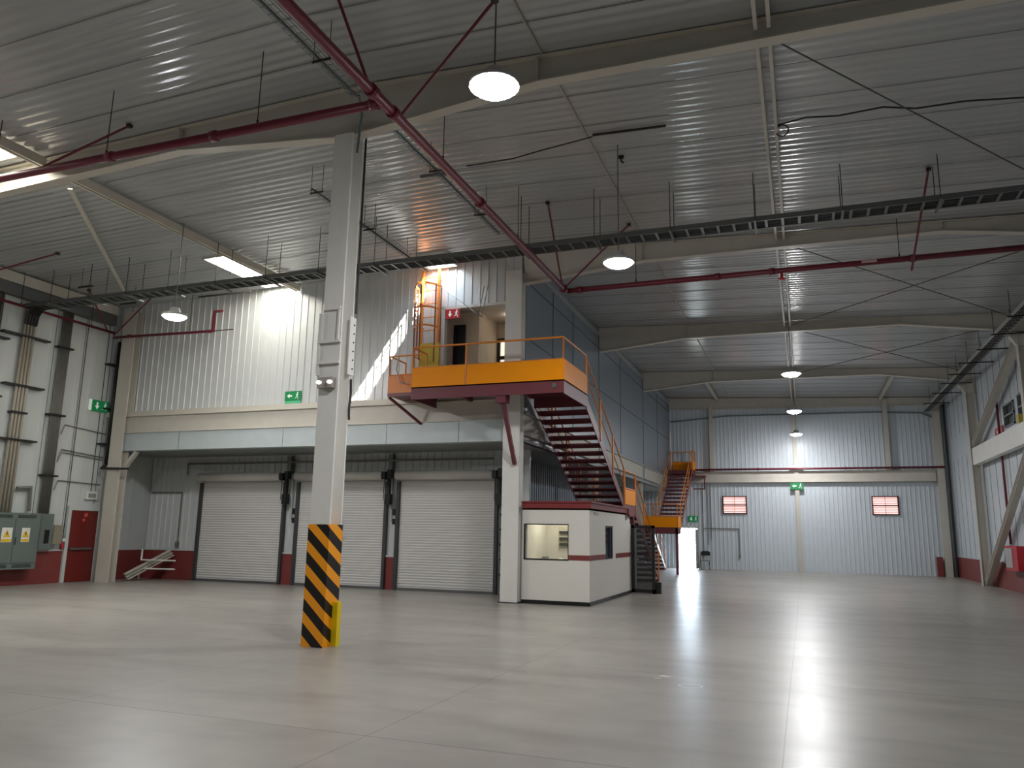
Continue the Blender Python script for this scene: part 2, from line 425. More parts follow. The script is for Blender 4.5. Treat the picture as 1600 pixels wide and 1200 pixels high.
q.build('window_frame', black, t)
MB().box(-7.93, -7.0, 20.17, 20.19, 5.4, 7.04).build('pane', mat('daylit_pane', '#fff0d8', emit=(1, .9, .72, 1), es=.9), t)
t = thing('room_light', 'ceiling lamp inside the upper room', 'lamp', (-7.3, 19.3, 7.5))
MB().lathe((-7.3, 19.3, 7.5), [(.12, 0), (.14, .03), (.14, .06)]).build('diffuser', mat('room_lamp', '#ffffff', emit=(1, .85, .68, 1), es=14), t)

# trims
q = MB().box(-20.3, -7.0, MZ-.16, MZ-.03, 4.97, 5.12); struct(q.build('trim_1', cream))
q = MB()
for h in ((OP[0]-.0, OP[0]+.09), ): q.box(h[0], h[1], MZ-.06, MZ+.12, 5.05, 7.56)
q.box(OP[0], OP[1], MZ-.06, MZ+.12, 7.5, 7.58)
struct(q.build('trim_2', mat('opening_trim', '#c2bdb5', .5)))

# ------------------------------------------------------------------ steel
def hcol(q, x, y, z0, z1, w, d, tf=.02, tw=.014, axis='y'):
    if axis == 'y':
        q.box(x-w/2, x+w/2, y-d/2, y-d/2+tf, z0, z1); q.box(x-w/2, x+w/2, y+d/2-tf, y+d/2, z0, z1); q.box(x-tw/2, x+tw/2, y-d/2+tf, y+d/2-tf, z0, z1)
    else:
        q.box(x-d/2, x-d/2+tf, y-w/2, y+w/2, z0, z1); q.box(x+d/2-tf, x+d/2, y-w/2, y+w/2, z0, z1); q.box(x-d/2+tf, x+d/2-tf, y-tw/2, y+tw/2, z0, z1)
def base_plate(x, y, w, d, t):
    MB().box(x-w/2-.05, x+w/2+.05, y-d/2-.04, y+d/2+.04, 0, .02).build('base_plate', dark_metal, t)
# near column
AX, AY, AW, AD = -6.655, 9.985, .34, .33
t = thing('steel_column', 'white steel column with black and orange hazard stripes at its foot', 'column', (AX, AY, 0), kind='thing')
q = MB(); hcol(q, AX, AY, 0, 7.93, AW, AD, tf=.03); q.build('shaft', white_steel, t)
q = MB(); q.box(AX-AW/2-.012, AX+AW/2+.012, AY-AD/2-.012, AY+AD/2+.012, .0, 1.72)
hz = q.build('hazard_wrap', hazard, t); hz['label'] = 'black and orange striped wrap'
MB().box(AX+AW/2+.013, AX+AW/2+.10, AY+.02, AY+.12, 0, .62).build('corner_guard', mat('bright_yellow', '#e0c30c', .45), t)
q = MB(); q.box(AX-AW/2-.05, AX-AW/2-.005, AY-AD/2-.03, AY+AD/2, 3.95, 4.93)
q.box(AX-AW/2-.02, AX+AW/2+.02, AY-AD/2-.05, AY-AD/2-.002, 4.45, 4.49); q.box(AX-AW/2-.02, AX+AW/2+.02, AY-AD/2-.05, AY-AD/2-.002, 4.12, 4.16)
q.box(AX-AW/2-.02, AX-AW/2+.02, AY-AD/2-.04, AY-AD/2-.002, 4.49, 4.92); q.box(AX+AW/2-.05, AX+AW/2-.02, AY-AD/2-.04, AY-AD/2-.002, 4.49, 4.98)
q.box(AX-AW/2+.02, AX+AW/2-.02, AY-AD/2-.04, AY-AD/2-.002, 4.97, 5.02)
q.build('corbel_plate', white_steel, t)
q = MB(); q.box(AX+AW/2+.003, AX+AW/2+.02, AY+.05, AY+AD/2+.05, 4.0, 4.92); sp_ = q.build('splice_plate', white_steel, t)
for k in range(6):
    q = MB().tube([(AX+AW/2+.02, AY+.16, 4.1+.14*k), (AX+AW/2+.032, AY+.16, 4.1+.14*k)], .012, 8).build('bolt', dark_metal, sp_)
MB().tube([(AX+AW/2+.035, AY+.13, 3.93), (AX+AW/2+.04, AY+.14, 3.7), (AX+AW/2+.035, AY+.12, 3.45), (AX+AW/2+.04, AY+.13, 3.3)], .018).build('dark_strap', dark_metal, t)
MB().tube([(AX+AW/2+.02, AY+AD/2+.03, 8.1), (AX+AW/2+.02, AY+AD/2+.03, 5.0)], .018).build('cable', dark_metal, t)
t = thing('emergency_light', 'small twin spot emergency lamp on the near column', 'emergency lamp', (AX, AY-AD/2-.06, 3.8))
MB().box(AX-.13, AX+.13, AY-AD/2-.10, AY-AD/2-.004, 3.74, 3.90).build('housing', mat('taupe_plastic', '#8d857c', .5), t)
for s in (-.09, .1):
    MB().lathe((AX+s, AY-AD/2-.12, 3.82), [(.005, -.03), (.035, -.02), (.045, 0), (.035, .02), (.005, .03)], 12).build('spot', mat('small_spot', '#ffffff', emit=(1, 1, .95, 1), es=1.2), t, smooth=True)
# column at the corner of the upper wall
CX, CY = -6.70, 18.02
t = thing('steel_column', 'scuffed white column standing between the right shutter and the white booth', 'column', (CX, CY, 0), kind='thing')
q = MB(); hcol(q, CX, CY, .02, 8.3, .44, .3, axis='y'); q.box(CX-.2, CX+.2, CY-.13, CY-.12, .02, 3.3); q.build('shaft', white_steel, t); base_plate(CX, CY, .42, .3, t)
# left corner column and others
t = thing('steel_column', 'cream column in the left corner beside the red exit door', 'column', (-20.0, 18.25, 0), kind='thing')
q = MB(); hcol(q, -19.56, 18.0, 0, 8.3, .5, .28); q.build('shaft', cream, t)
MB().beam((-19.36, 18.1, 3.4), (-18.95, 18.1, 3.88), .12, .1).build('knee_brace', cream, t)
for y, lb in ((26.0, 'cream column under the corridor wall, first beyond the booth'), (34.0, 'cream column under the corridor wall, at the far stair landing')):
    t = thing('steel_column', lb, 'column', (-6.72, y, 0), kind='thing')
    q = MB(); hcol(q, -6.72, y, .02, 4.05, .3, .3); q.build('shaft', cream, t); base_plate(-6.72, y, .28, .28, t)
for y, lb in ((34.1, 'tall cream column on the right wall with braces meeting at its foot'), (26.0, 'cream column at the right edge where the upper brace ends'), (18.2, 'cream column on the right wall outside the view'), (40.95, 'cream column in the far right corner beside a dark drainpipe')):
    t = thing('steel_column', lb, 'column', (6.15, y, 0), kind='thing')
    q = MB(); X_ = 6.28 if y < 40 else 6.08
    hcol(q, X_, y, 0, 7.7, .26, .3, axis='x') if y < 40 else hcol(q, X_, y, 0, 7.9, .3, .3)
    if y < 40: q.prism([(6.13, y-.1, 7.3), (5.9, y-.1, 7.7), (6.48, y-.1, 7.7), (6.48, y-.1, 7.3)], (0, .2, 0))
    q.build('shaft', cream, t)
for x, z0, lb in ((-4.3, 4.86, 'slim cream wall post on the back wall, left one above the beam'), (3.92, 4.86, 'slim cream wall post on the back wall, right one above the beam'), (-.25, 0, 'slim cream wall post running full height in the middle of the back wall')):
    t = thing('wall_post', lb, 'post', (x, YB-.12, z0)); q = MB(); hcol(q, x, YB-.14, z0, 8.4, .2, .18); q.build('post_shaft', cream, t)
    if z0 == 0: MB().prism([(x+.34*math.cos(a), YB-.24, 4.88+.3*math.sin(a)) for a in [i*math.pi/10 for i in range(11)]], (0, .015, 0)).build('gusset', white_steel, t)
# rafters
def rafter(lb, y, x0, x1, profile, wf=.2):
    t = thing('roof_rafter', lb, 'roof beam', (x0, y, profile[0][1]), kind='thing')
    top = [(x, ceil_z(x)-.03) for x in ([x0, -6.7, x1] if x0 < -6.7 < x1 else [x0, x1])]
    xs = [p[0] for p in profile]
    poly = [(p[0], y-.008, p[1]) for p in profile] + [(x, y-.008, z) for x, z in top[::-1]]
    MB().prism(poly, (0, .016, 0)).build('web', cream, t)
    q = MB()
    for a, b in zip(profile, profile[1:]): q.beam((a[0], y, a[1]), (b[0], y, b[1]), wf, .022)
    for a, b in zip(top, top[1:]): q.beam((a[0], y, a[1]-.012), (b[0], y, b[1]-.012), wf, .02)
    q.build('flange', mat('flange_cream', '#cbc5b8', .45), t)
    for x in xs[1:-1]:
        if -10 < x < -5: continue
        MB().box(x-.01, x+.01, y-wf/2+.005, y-.008, 8.28, ceil_z(x)-.05).build('stiffener', cream, t)
    return t
rp = [(-6.45, 7.95), (-3.4, 8.24), (3.1, 8.2), (6.45, 7.72)]
rafter('nearest cream rafter, passing over the striped column', 10.0, -20.2, 6.45, [(-20.2, 7.7), (-17.2, 8.02), (-10.2, 8.28), (-6.8, 7.95), (-6.5, 7.95), (-3.4, 8.26), (3.1, 8.22), (6.45, 7.72)])
rafter('cream rafter above the corner column, beyond the cable ladder', 18.05, -6.5, 6.45, rp)
rafter('cream rafter third from the viewer over the right aisle', 26.0, XC, 6.45, rp)
rafter('cream rafter fourth from the viewer over the right aisle', 34.0, XC, 6.45, rp)
rafter('cream rafter lying against the top of the back wall', YB-.15, XC, 6.45, [(-6.45, 8.2), (6.45, 7.95)], .16)
t = thing('wall_trim_strip', 'dark trim line with a haunch under the back wall rafter', 'trim', (0, YB-.08, 7.7))
q = MB(); pp = [(-6.4, 7.55), (-3.4, 7.78), (3.6, 7.72), (5.5, 7.6), (6.1, 7.3)]
for a, b in zip(pp, pp[1:]): q.beam((a[0], YB-.07, a[1]), (b[0], YB-.07, b[1]), .05, .07)
q.build('strip', mat('trim_slate', '#70797f', .5), t)
# struts along the building
def strut(lb, x, y0, y1, z=None, gap=.085, w=.05, h=.14):
    z = (ceil_z(x)-.16) if z is None else z
    t = thing('roof_strut', lb, 'roof strut', (x, y0, z-h/2))
    for s in (-1, 1): MB().beam((x+s*gap, y0, z), (x+s*gap, y1, z), w, h).build('channel', mat('flange_cream', '#cbc5b8', .45), t)
strut('double channel strut in front of the nearest rafter', -.2, 2.2, 9.88)
strut('double channel strut between the first and second rafters', -.2, 10.12, 17.93)
strut('double channel strut between the second and third rafters', -.2, 18.17, 25.88)
strut('double channel strut between the third and fourth rafters', -.2, 26.12, 33.88)
strut('double channel strut between the fourth rafter and the back wall', -.2, 34.12, YB-.25)
strut('single strut in the last bay, left of the lamps', -3.9, 34.12, YB-.25, gap=.03)
strut('single strut in the last bay, right of the lamps', 3.7, 34.12, YB-.25, gap=.03)
strut('cream strut beside the far left skylight, near bay', SX1+.12, 2.2, 9.88, gap=.05, h=.18)
strut('cream strut running beside the skylight to the upper wall', SX1+.12, 10.12, 18.1, gap=.05, h=.18)
t = thing('eave_beam', 'cream eave beam along the top of the left wall', 'beam', (-20.2, 0, 7.8))
MB().beam((-20.2, YF+.1, 8.36), (-20.2, 17.9, 8.36), .12, .3).build('beam_body', cream, t)
MB().box(-20.3, -20.1, YF+.1, 17.85, 7.86, 8.18).build('gutter', mat('grey_gutter', '#565859', .5), t)
# bracing rods
rods = [((-.05, 10.2), (5.9, 17.6)), ((-.05, 18.3), (6.1, 25.7)), ((-.05, 25.7), (6.1, 18.3)), ((0, 26.3), (6.1, 33.7)), ((0, 33.7), (6.1, 26.3))]
rl = ['diagonal bracing rod in the first bay at upper right', 'bracing rod in the second bay running away to the right wall', 'bracing rod crossing the second bay the other way', 'bracing rod in the third bay running away to the right wall', 'bracing rod crossing the third bay the other way']
for (a, b), lb in zip(rods, rl):
    setp(MB().tube([(a[0], a[1], ceil_z(a[0])-.22), (b[0], b[1], ceil_z(b[0])-.24)], .012, 6).build('bracing_rod', mat('rod_grey', '#55524d', .6)), lb, 'bracing rod')
# dock edge beam, fascia, corridor beams
t = thing('floor_beam', 'long cream beam under the upper wall above the shutters', 'beam', (-13, 18.1, 4.45), kind='thing')
q = MB(); q.box(-19.5, -6.93, 18.06, 18.08, 4.46, 4.97); q.box(-19.5, -6.93, 17.98, 18.2, 4.44, 4.46); q.box(-19.5, -6.93, 17.98, 18.2, 4.95, 4.97); q.build('beam_web', cream, t)
t = setp(MB().box(-19.5, -6.93, 18.02, 18.3, 3.9, 4.44).build('fascia_panel', mat('pale_blue_fascia', '#b9c2c3', .4, dirt=.04)), 'pale blue grey fascia panel above the roller shutters', 'fascia')
q = MB()
for x in (-17.3, -13.6, -10.3, -8.2): q.box(x-.006, x+.006, 18.014, 18.02, 3.9, 4.44)
q.build('seam', MATS['joint_grey'], t)['kind'] = 'stuff'
for y0, y1, lb in ((18.25, 25.83, 'cream beam under the corridor wall, nearer length'), (26.17, 33.83, 'cream beam under the corridor wall, middle length'), (34.17, YB-.05, 'cream beam under the corridor wall, farthest length')):
    t = thing('corridor_beam', lb, 'beam', (XC, y0, 4.1))
    q = MB(); q.box(XC-.03, XC-.01, y0, y1, 4.1, 4.6); q.box(XC-.1, XC+.05, y0, y1, 4.06, 4.09); q.box(XC-.1, XC+.05, y0, y1, 4.6, 4.62); q.build('beam_web', mat('pale_beam', '#a5a399', .5), t)
t = thing('wall_beam', 'cream beam across the back wall above the louvred windows', 'beam', (0, YB-.2, 4.3))
q = MB(); q.box(-5.3, 5.9, YB-.16, YB-.14, 4.36, 4.86); q.box(-5.3, 5.9, YB-.26, YB-.05, 4.34, 4.36); q.box(-5.3, 5.9, YB-.26, YB-.05, 4.86, 4.88); q.build('beam_web', cream, t)
t = thing('side_strut', 'heavy white horizontal strut between right wall columns', 'beam', (6.1, 30, 4.5))
MB().box(6.15, 6.37, 26.16, 33.84, 4.47, 5.1).build('strut_body', white_steel, t)
for nm, a, b, lb in (('upper', (6.25, 26.25, 7.6), (6.25, 33.75, 5.25), 'upper diagonal brace on the right wall above the horizontal strut'), ('lower', (6.25, 33.7, .12), (6.25, 26.25, 4.3), 'lower diagonal brace on the right wall rising from the column foot')):
    t = thing('diagonal_brace', lb, 'brace', a); q = MB(); q.beam(a, b, .2, .02); 
    va, vb = Vector(a), Vector(b); n_ = (vb-va).normalized().cross(V(1, 0, 0)).normalized()*.1
    q.beam(va+n_, vb+n_, .2, .02); q.beam(va-n_, vb-n_, .2, .02); q.beam(va, vb, .02, .2); q.build('brace_bar', cream, t)

# ------------------------------------------------------------------ roller shutters
names = ['leftmost grey roller shutter beside the red banded wall corner', 'middle grey roller shutter, partly behind the striped column', 'right grey roller shutter beside the scuffed white column']
for (a, b), lb in zip(doors, names):
    t = thing('roller_shutter', lb, 'shutter door', ((a+b)/2, YD, 0), 'grey roller shutters of the loading docks', kind='thing')
    MB().ribs(lambda u, v: V(v, YD+.07, u), (0, -1, 0), .02, 3.14, a-.04, b+.04, per=.075, dep=.014, back=.02, w=(.35, .5, .85, 1.0)).build('curtain', shutter, t)
    MB().box(a+.03, b-.03, YD+.0, YD+.09, .0, .07).build('bottom_bar', galv, t)
    q = MB().tube([(a-.02, YD-.16, 3.22), (b-.02, YD-.16, 3.22)], .13, 16); q.build('barrel_hood', mat('hood_white', '#dad7cf', .4), t, smooth=True)
    for x in (a-.03, b+.03): MB().box(x-.045, x+.045, YD-.03, YD+.09, 0, 3.05).build('guide_rail', mat('guide_dark', '#47494a', .4, metal=.3), t)
    MB().box(b-.0, b+.12, YD-.28, YD-.03, 3.1, 3.32).build('gearbox', black, t); MB().box(b+.14, b+.27, YD-.22, YD-.03, 3.14, 3.38).build('motor', black, t)
    mo = MB().box(b+.08, b+.25, YD-.2, YD-.03, 2.38, 2.68).build('chain_hoist', black, t)
    MB().tube([(b+.06, YD-.2, 3.14), (b+.05, YD-.2, 2.5)], .012, 6).build('chain', dark_metal, mo)
    MB().box(b+.12, b+.2, YD-.16, YD-.05, 2.68, 3.16).build('opener_arm', dark_metal, t)
for x, lb in ((-14.55, 'pair of small black push buttons right of the leftmost shutter'), (-11.1, 'pair of small black push buttons between the middle and right shutters')):
    t = thing('push_button_station', lb, 'switch', (x, YD, 1.9))
    MB().box(x-.04, x+.04, YD-.0, YD+.08, 2.08, 2.26).build('button_box', black, t); MB().box(x-.04, x+.04, YD-.0, YD+.08, 1.82, 1.98).build('button_box', black, t)
    MB().tube([(x-.09, YD+.06, 1.9), (x-.09, YD+.06, 3.75)], .012, 6).build('conduit', conduit_mat, t)
t = thing('header_conduit', 'grey pipe running under the soffit above the shutters', 'pipe', (-13, YD, 3.66))
MB().tube([(-18.7, YD-.05, 3.3), (-18.7, YD-.05, 3.66), (-8.0, YD-.05, 3.66)], .03).build('pipe_run', conduit_mat, t)
for x in (-14.72, -11.2): MB().box(x-.09, x+.03, YD-.08, YD+.08, 3.3, 3.85).build('clamp_post', galv, t)
# right jamb conduit beside right shutter
t = thing('jamb_conduit', 'black clipped conduit beside the right shutter', 'conduit', (-7.75, YD, 0))
MB().tube([(-7.72, YD-.02, .1), (-7.72, YD-.02, 3.4)], .025).build('pipe_run', dark_metal, t)
q = MB()
for z in (.5, .9, 1.3, 1.7, 2.1, 2.5): q.box(-7.78, -7.64, YD-.06, YD+.09, z, z+.05)
q.build('clip', dark_metal, t)
setp(MB().box(-7.6, -7.3, YD-.0, YD+.1, 2.5, 2.72).build('red_wall_box', signred), 'small red box on the wall just right of the right shutter', 'box')
setp(MB().box(-7.84, -7.0, YD+.1, YD+.2, 0, 3.9).build('wall_return', panel_wall), 'narrow grey wall panel behind the scuffed white column', 'wall panel')

# things leaning in the left recess
t = thing('stored_beam', 'cream steel beam lying aslant in the left recess corner', 'beam', (-19, 18.6, 0))
q = MB(); a, b = V(-19.5, 18.7, .12), V(-18.95, 19.9, .84); q.beam(a, b, .2, .02); n_ = V(-.25, -.45, .85).normalized()*.09; q.beam(a+n_, b+n_, .2, .025); q.beam(a-n_, b-n_, .2, .025); q.beam(a, b, .02, .18); q.build('beam_profile', cream, t)
t = thing('white_pipe', 'white bent pipes low in the left recess corner', 'pipe', (-19.3, 18.9, 0))
MB().tube([(-19.35, 19.1, .95), (-19.35, 19.1, .62), (-18.2, 19.3, .62)], .025).build('pipe_run', white_steel, t)
MB().tube([(-19.4, 19.1, .05), (-19.4, 19.1, .36), (-18.2, 19.3, .36)], .025).build('pipe_run', white_steel, t)
t = thing('recess_conduit', 'thin conduit loop on the wall of the left recess', 'conduit', (-19.9, 20.1, 2))
MB().tube([(-20.2, YD+.05, 2.75), (-18.95, YD+.05, 2.75), (-18.95, YD+.05, 1.15)], .018, 8).build('pipe_run', conduit_mat, t)
MB().box(-19.0, -18.9, YD+.0, YD+.09, 1.0, 1.18).build('outlet_box', conduit_mat, t)

# ------------------------------------------------------------------ left wall equipment
t = thing('door_1', 'red emergency exit door with push bar in the left wall', 'door', (XL, (DY0+DY1)/2, 0), kind='structure')
MB().box(XL+.01, XL+.06, DY0, DY1, .01, DZ).build('door_leaf', red_door, t)
q = MB(); q.box(XL, XL+.09, DY0-.11, DY0, 0, DZ+.12); q.box(XL, XL+.09, DY1, DY1+.11, 0, DZ+.12); q.box(XL, XL+.09, DY0, DY1, DZ, DZ+.12)
q.build('door_frame', panel_left, t)
MB().box(XL+.07, XL+.12, DY0+.06, DY1-.14, .93, .99).build('push_bar', galv, t)
q = MB(); 
for y, z, r in ((17.72, 1.95, .07), (17.66, 1.80, .05)):
    n = 14; q.add([(XL+.065, y+r*math.cos(2*math.pi*i/n), z+r*math.sin(2*math.pi*i/n)) for i in range(n)], [tuple(range(n))])
q.build('door_sticker', mat('sticker_red', '#c24b42', .5), t, fix=False)
t = thing('exit_light_box', 'small white emergency light box above the red exit door', 'emergency lamp', (XL+.1, 17.85, 2.55))
MB().box(XL, XL+.09, 17.62, 18.02, 2.42, 2.66).build('housing', mat('white_plastic', '#d9dad2', .5), t); MB().box(XL+.09, XL+.10, 17.7, 17.96, 2.47, 2.6).build('lens', mat('grey_lens', '#8e928e', .3), t)
def figure(q, o, u, v, s):
    """running figure: o centre, u right, v up, s height"""
    def p(x, y): return o+u*x*s+v*y*s
    def bar(a, b, w):
        A, B = p(*a), p(*b); d = (B-A).normalized(); n = u.cross(v).normalized(); x = d.cross(n).normalized()*w*s/2
        q.add([A-x, A+x, B+x, B-x], [(0, 1, 2, 3)])
    q.add([p(.09*math.cos(a)+.05, .4+.09*math.sin(a)) for a in [i*math.pi/4 for i in range(8)]], [tuple(range(8))])
    bar((.03, .3), (-.05, -.05), .14); bar((-.05, -.02), (.15, -.2), .08); bar((.15, -.2), (.1, -.45), .07); bar((-.05, -.05), (-.15, -.25), .08); bar((-.15, -.25), (-.33, -.32), .07)
    bar((.02, .25), (.22, .1), .06); bar((.02, .25), (-.2, .12), .06)
def arrow(q, o, u, v, s, d):
    dirv = {'l': -u, 'r': u, 'd': -v, 'u': v}[d]; side = v if d in 'lr' else u
    q.add([o+dirv*.45*s, o+side*.32*s, o+side*.12*s, o-dirv*.42*s+side*.12*s, o-dirv*.42*s-side*.12*s, o-side*.12*s, o-side*.32*s], [(0, 1, 2, 5, 6)]); q.add([o+side*.12*s, o-dirv*.42*s+side*.12*s, o-dirv*.42*s-side*.12*s, o-side*.12*s], [(0, 1, 2, 3)])
def sign(lb, c, u, w, h, arr, face=signgreen, tab=None, thick=.02):
    c = V(*c); u = V(*u); v = V(0, 0, 1); n = u.cross(v).normalized()
    t = thing('exit_sign', lb, 'sign', c-v*h/2)
    MB().prism([c-u*w/2-v*h/2, c+u*w/2-v*h/2, c+u*w/2+v*h/2, c-u*w/2+v*h/2], -n*thick).build('board', face, t)
    q = MB(); arrow(q, c-u*w*.2+n*.004, u, v, h*.75, arr); figure(q, c+u*w*.27+n*.004, u, v, h*.85); q.build('pictogram', signwhite, t, fix=False)
    if tab == 'bottom':
        MB().prism([c-u*w/2-v*h*.82, c+u*w/2-v*h*.82, c+u*w/2-v*h*.52, c-u*w/2-v*h*.52], -n*thick).build('lower_board', mat('pale_green', '#58b88a', .5), t)
    if tab == 'side': MB().prism([c-u*w*.68-v*h/2, c-u*w*.51-v*h/2, c-u*w*.51+v*h/2, c-u*w*.68+v*h/2], -n*thick).build('side_board', signwhite, t)
    return t
sign('green exit sign with down arrow high on the left wall', (XL+.06, 17.78, 5.28), (0, 1, 0), .62, .34, 'd', tab='side')
sign('green exit sign with left arrow on the corrugated upper wall', (-13.45, MZ-.06, 5.36), (1, 0, 0), .54, .27, 'l', tab='bottom')
sign('green exit sign on the middle post of the back wall', (-.25, YB-.27, 4.14), (1, 0, 0), .6, .33, 'l')
sign('green exit sign on the back wall above the bright doorway', (-5.35, YB-.06, 2.5), (1, 0, 0), .5, .3, 'd')
sign('red fire sign hanging in the upper opening beside the ladder', (-8.52, MZ-.08, 7.36), (1, 0, 0), .40, .26, 'd', face=signred)
sign('dark red sign on the right wall below the louvred vents', (XR-.03, 30.9, 5.40), (0, -1, 0), 1.2, .26, 'd', face=signred)
# switchgear cabinet
t = thing('switchgear_cabinet', 'large grey electrical cabinet with yellow warning stickers on the left wall', 'cabinet', (XL+.3, 14.9, .45))
MB().box(XL, XL+.42, 13.6, 15.96, .45, 1.95).build('body', cab_grey, t)
for y0, y1 in ((13.66, 14.35), (14.37, 15.2), (15.22, 15.9)):
    d = MB().box(XL+.421, XL+.44, y0, y1, .62, 1.78).build('door', cab_grey, t)
    MB().box(XL+.441, XL+.455, y0+.03, y0+.05, 1.1, 1.3).build('handle', dark_metal, d)
    q = MB()
    for z in (.50, .53, .56, 1.82, 1.85, 1.88): q.box(XL+.421, XL+.428, y0+.05, y1-.08, z, z+.012)
    q.build('vent_slots', dark_metal, t)
for y0, y1 in ((14.85, 15.15), (15.42, 15.66)):
    st = MB().box(XL+.441, XL+.443, y0, y1, 1.17, 1.55).build('warning_sticker', mat('label_white', '#e0dfd6', .5), t)
    q = MB(); c = (y0+y1)/2; q.add([(XL+.445, c-.1, 1.3), (XL+.445, c+.1, 1.3), (XL+.445, c, 1.5)], [(0, 1, 2)]); q.add([(XL+.445, y0+.01, 1.18), (XL+.445, y1-.01, 1.18), (XL+.445, y1-.01, 1.25), (XL+.445, y0+.01, 1.25)], [(0, 1, 2, 3)]); q.build('warning_triangle', stick_yel, st, fix=False)
    q = MB(); q.add([(XL+.447, c+.01, 1.46), (XL+.447, c-.03, 1.39), (XL+.447, c, 1.39), (XL+.447, c-.01, 1.33), (XL+.447, c+.03, 1.41), (XL+.447, c, 1.41)], [tuple(range(6))]); q.build('bolt_symbol', black, st, fix=False)
t = thing('breaker_panel', 'smaller grey breaker box with open cover beside the large cabinet', 'electrical box', (XL+.2, 16.4, 1))
MB().box(XL, XL+.2, 16.15, 16.55, .95, 1.95).build('body', cab_grey, t)
MB().box(XL+.201, XL+.21, 16.3, 16.45, 1.12, 1.5).build('breaker_strip', black, t)
MB().box(XL+.2, XL+.24, 16.56, 16.84, 1.1, 1.64).build('cover', mat('cover_tan', '#8b8372', .45), t)
MB().box(XL, XL+.12, 16.02, 16.13, 1.0, 1.3).build('side_switch', dark_metal, t)
t = thing('fire_extinguisher', 'small red extinguisher bottle on the ledge left of the exit door', 'extinguisher', (XL+.1, 16.95, .95))
MB().lathe((XL+.1, 17.0, .96), [(.045, 0), (.05, .03), (.05, .15), (.03, .19), (.015, .2)], 14).build('bottle', signred, t, smooth=True)
MB().box(XL+.05, XL+.15, 16.95, 17.05, 1.17, 1.26).build('valve', mat('white_plastic', '#d9dad2', .5), t)
# conduit risers
def riser(lb, ys, z0, z1, r, m, brackets, slope=0, x=XL+.12, n=10, cat='conduit'):
    t = thing('conduit_riser', lb, cat, (x, ys[0], z0))
    for y in ys: MB().tube([(x, y, z0), (x, y+slope, z1)], r, n).build('conduit', m, t, smooth=True)
    for (zb, ya, yb) in brackets: MB().box(XL, XL+.22, ya, yb, zb, zb+.05).build('bracket', dark_metal, t)
    return t
riser('four thick cream conduits rising from the large cabinet to the cable ladder', [14.93, 15.03, 15.13, 15.23], 1.95, 7.5, .04, cond_cream, [(3.9, 14.55, 15.7), (5.4, 14.55, 15.72), (6.8, 14.3, 15.72), (4.65, 14.85, 15.3)])
riser('dense bundle of thin grey conduits rising from the breaker box', [16.1+.05*i for i in range(7)], 1.95, 7.9, .02, conduit_mat, [(3.0, 16.02, 16.5), (4.75, 15.98, 16.5), (6.75, 16.0, 16.5)], n=8)
riser('group of dark conduits at the left edge of the left wall', [14.1, 14.2], 1.95, 8.1, .045, conduit_mat, [(5.0, 13.8, 14.5), (6.6, 13.8, 14.5)])
riser('thick black drainpipe beside the left corner column', [17.96, 18.14], 3.5, 7.35, .05, dark_metal, [(6.6, 17.8, 18.2), (5.2, 17.88, 18.2), (4.1, 17.85, 18.2)], cat='pipe', x=XL+.35)
setp(MB().tube([(XL+.35, 18.0, 3.5), (XL+.36, 17.8, 3.36), (XL+1.45, 17.78, 3.33)], .03).build('bent_pipe', dark_metal), 'black pipe bending round the left corner column', 'pipe')
t = thing('wall_conduit', 'thin grey conduits running across the left wall to the corner', 'conduit', (XL, 17, 3))
for y0, z0, y1, z1 in ((16.65, 4.55, 18.1, 4.45), (16.65, 3.82, 18.1, 3.72), (16.65, 3.74, 18.1, 3.64), (16.65, 2.92, 18.1, 2.88)):
    MB().tube([(XL+.04, y0-.1, z0-.3), (XL+.04, y0, z0), (XL+.04, y1, z1)], .014, 6).build('conduit', conduit_mat, t)
for y, z0, z1, lb in ((17.05, 1.2, 8.0, 'thin vertical wire on the left wall left of the exit door'), (17.82, 2.66, 8.0, 'thin vertical wire down to the white box over the exit door')):
    setp(MB().tube([(XL+.03, y, z0), (XL+.03, y, z1)], .01, 6).build('wire', dark_metal), lb, 'wire')
setp(MB().tube([(XL+.12, 15.35, 2.62), (XL+.12, 15.75, 2.66), (XL+.12, 15.8, 2.0)], .045).build('bent_conduit', conduit_mat), 'dark bent conduit between large cabinet and conduit bundle', 'conduit')

# ------------------------------------------------------------------ booth
BX0, BX1, BY0, BY1, BZ = -6.43, -4.75, 18.0+.02, 22.7, 2.24
t = thing('guard_booth', 'white booth with red cornice, red stripe and two dark framed windows', 'booth', (-5.6, 20.3, 0), kind='thing')
q = MB(); T = .1
fw = (-6.38, -5.26, 1.02, 1.87); sw = (19.6, 20.45, 1.02, 1.86)
for c in cells(BX0, BX1, 0, BZ, [fw]): q.box(c[0], c[1], BY0, BY0+T, c[2], c[3])
for c in cells(BY0+T, BY1, 0, BZ, [sw, (22.68, 22.7, 0, 0)]): q.box(BX1-T, BX1, c[0], c[1], c[2], c[3])
q.box(BX0, BX0+T, BY0+T, BY1, 0, BZ); q.box(BX0, -5.75, BY1-T, BY1, 0, BZ); q.box(-5.75, BX1, BY1-T, BY1, 1.95, BZ); q.box(BX0, BX1, BY0, BY1, BZ-.04, BZ)
q.box(BX0+T, BX1-T, 19.72, 19.78, 0, BZ-.04); q.build('walls', booth_white, t)
cornice = red_paint
q = MB(); q.box(BX0-.0, BX1+.05, BY0-.05, BY1-.6, BZ, BZ+.16); q.box(BX0, BX1+.08, BY0-.08, BY1-.6, BZ+.13, BZ+.17)
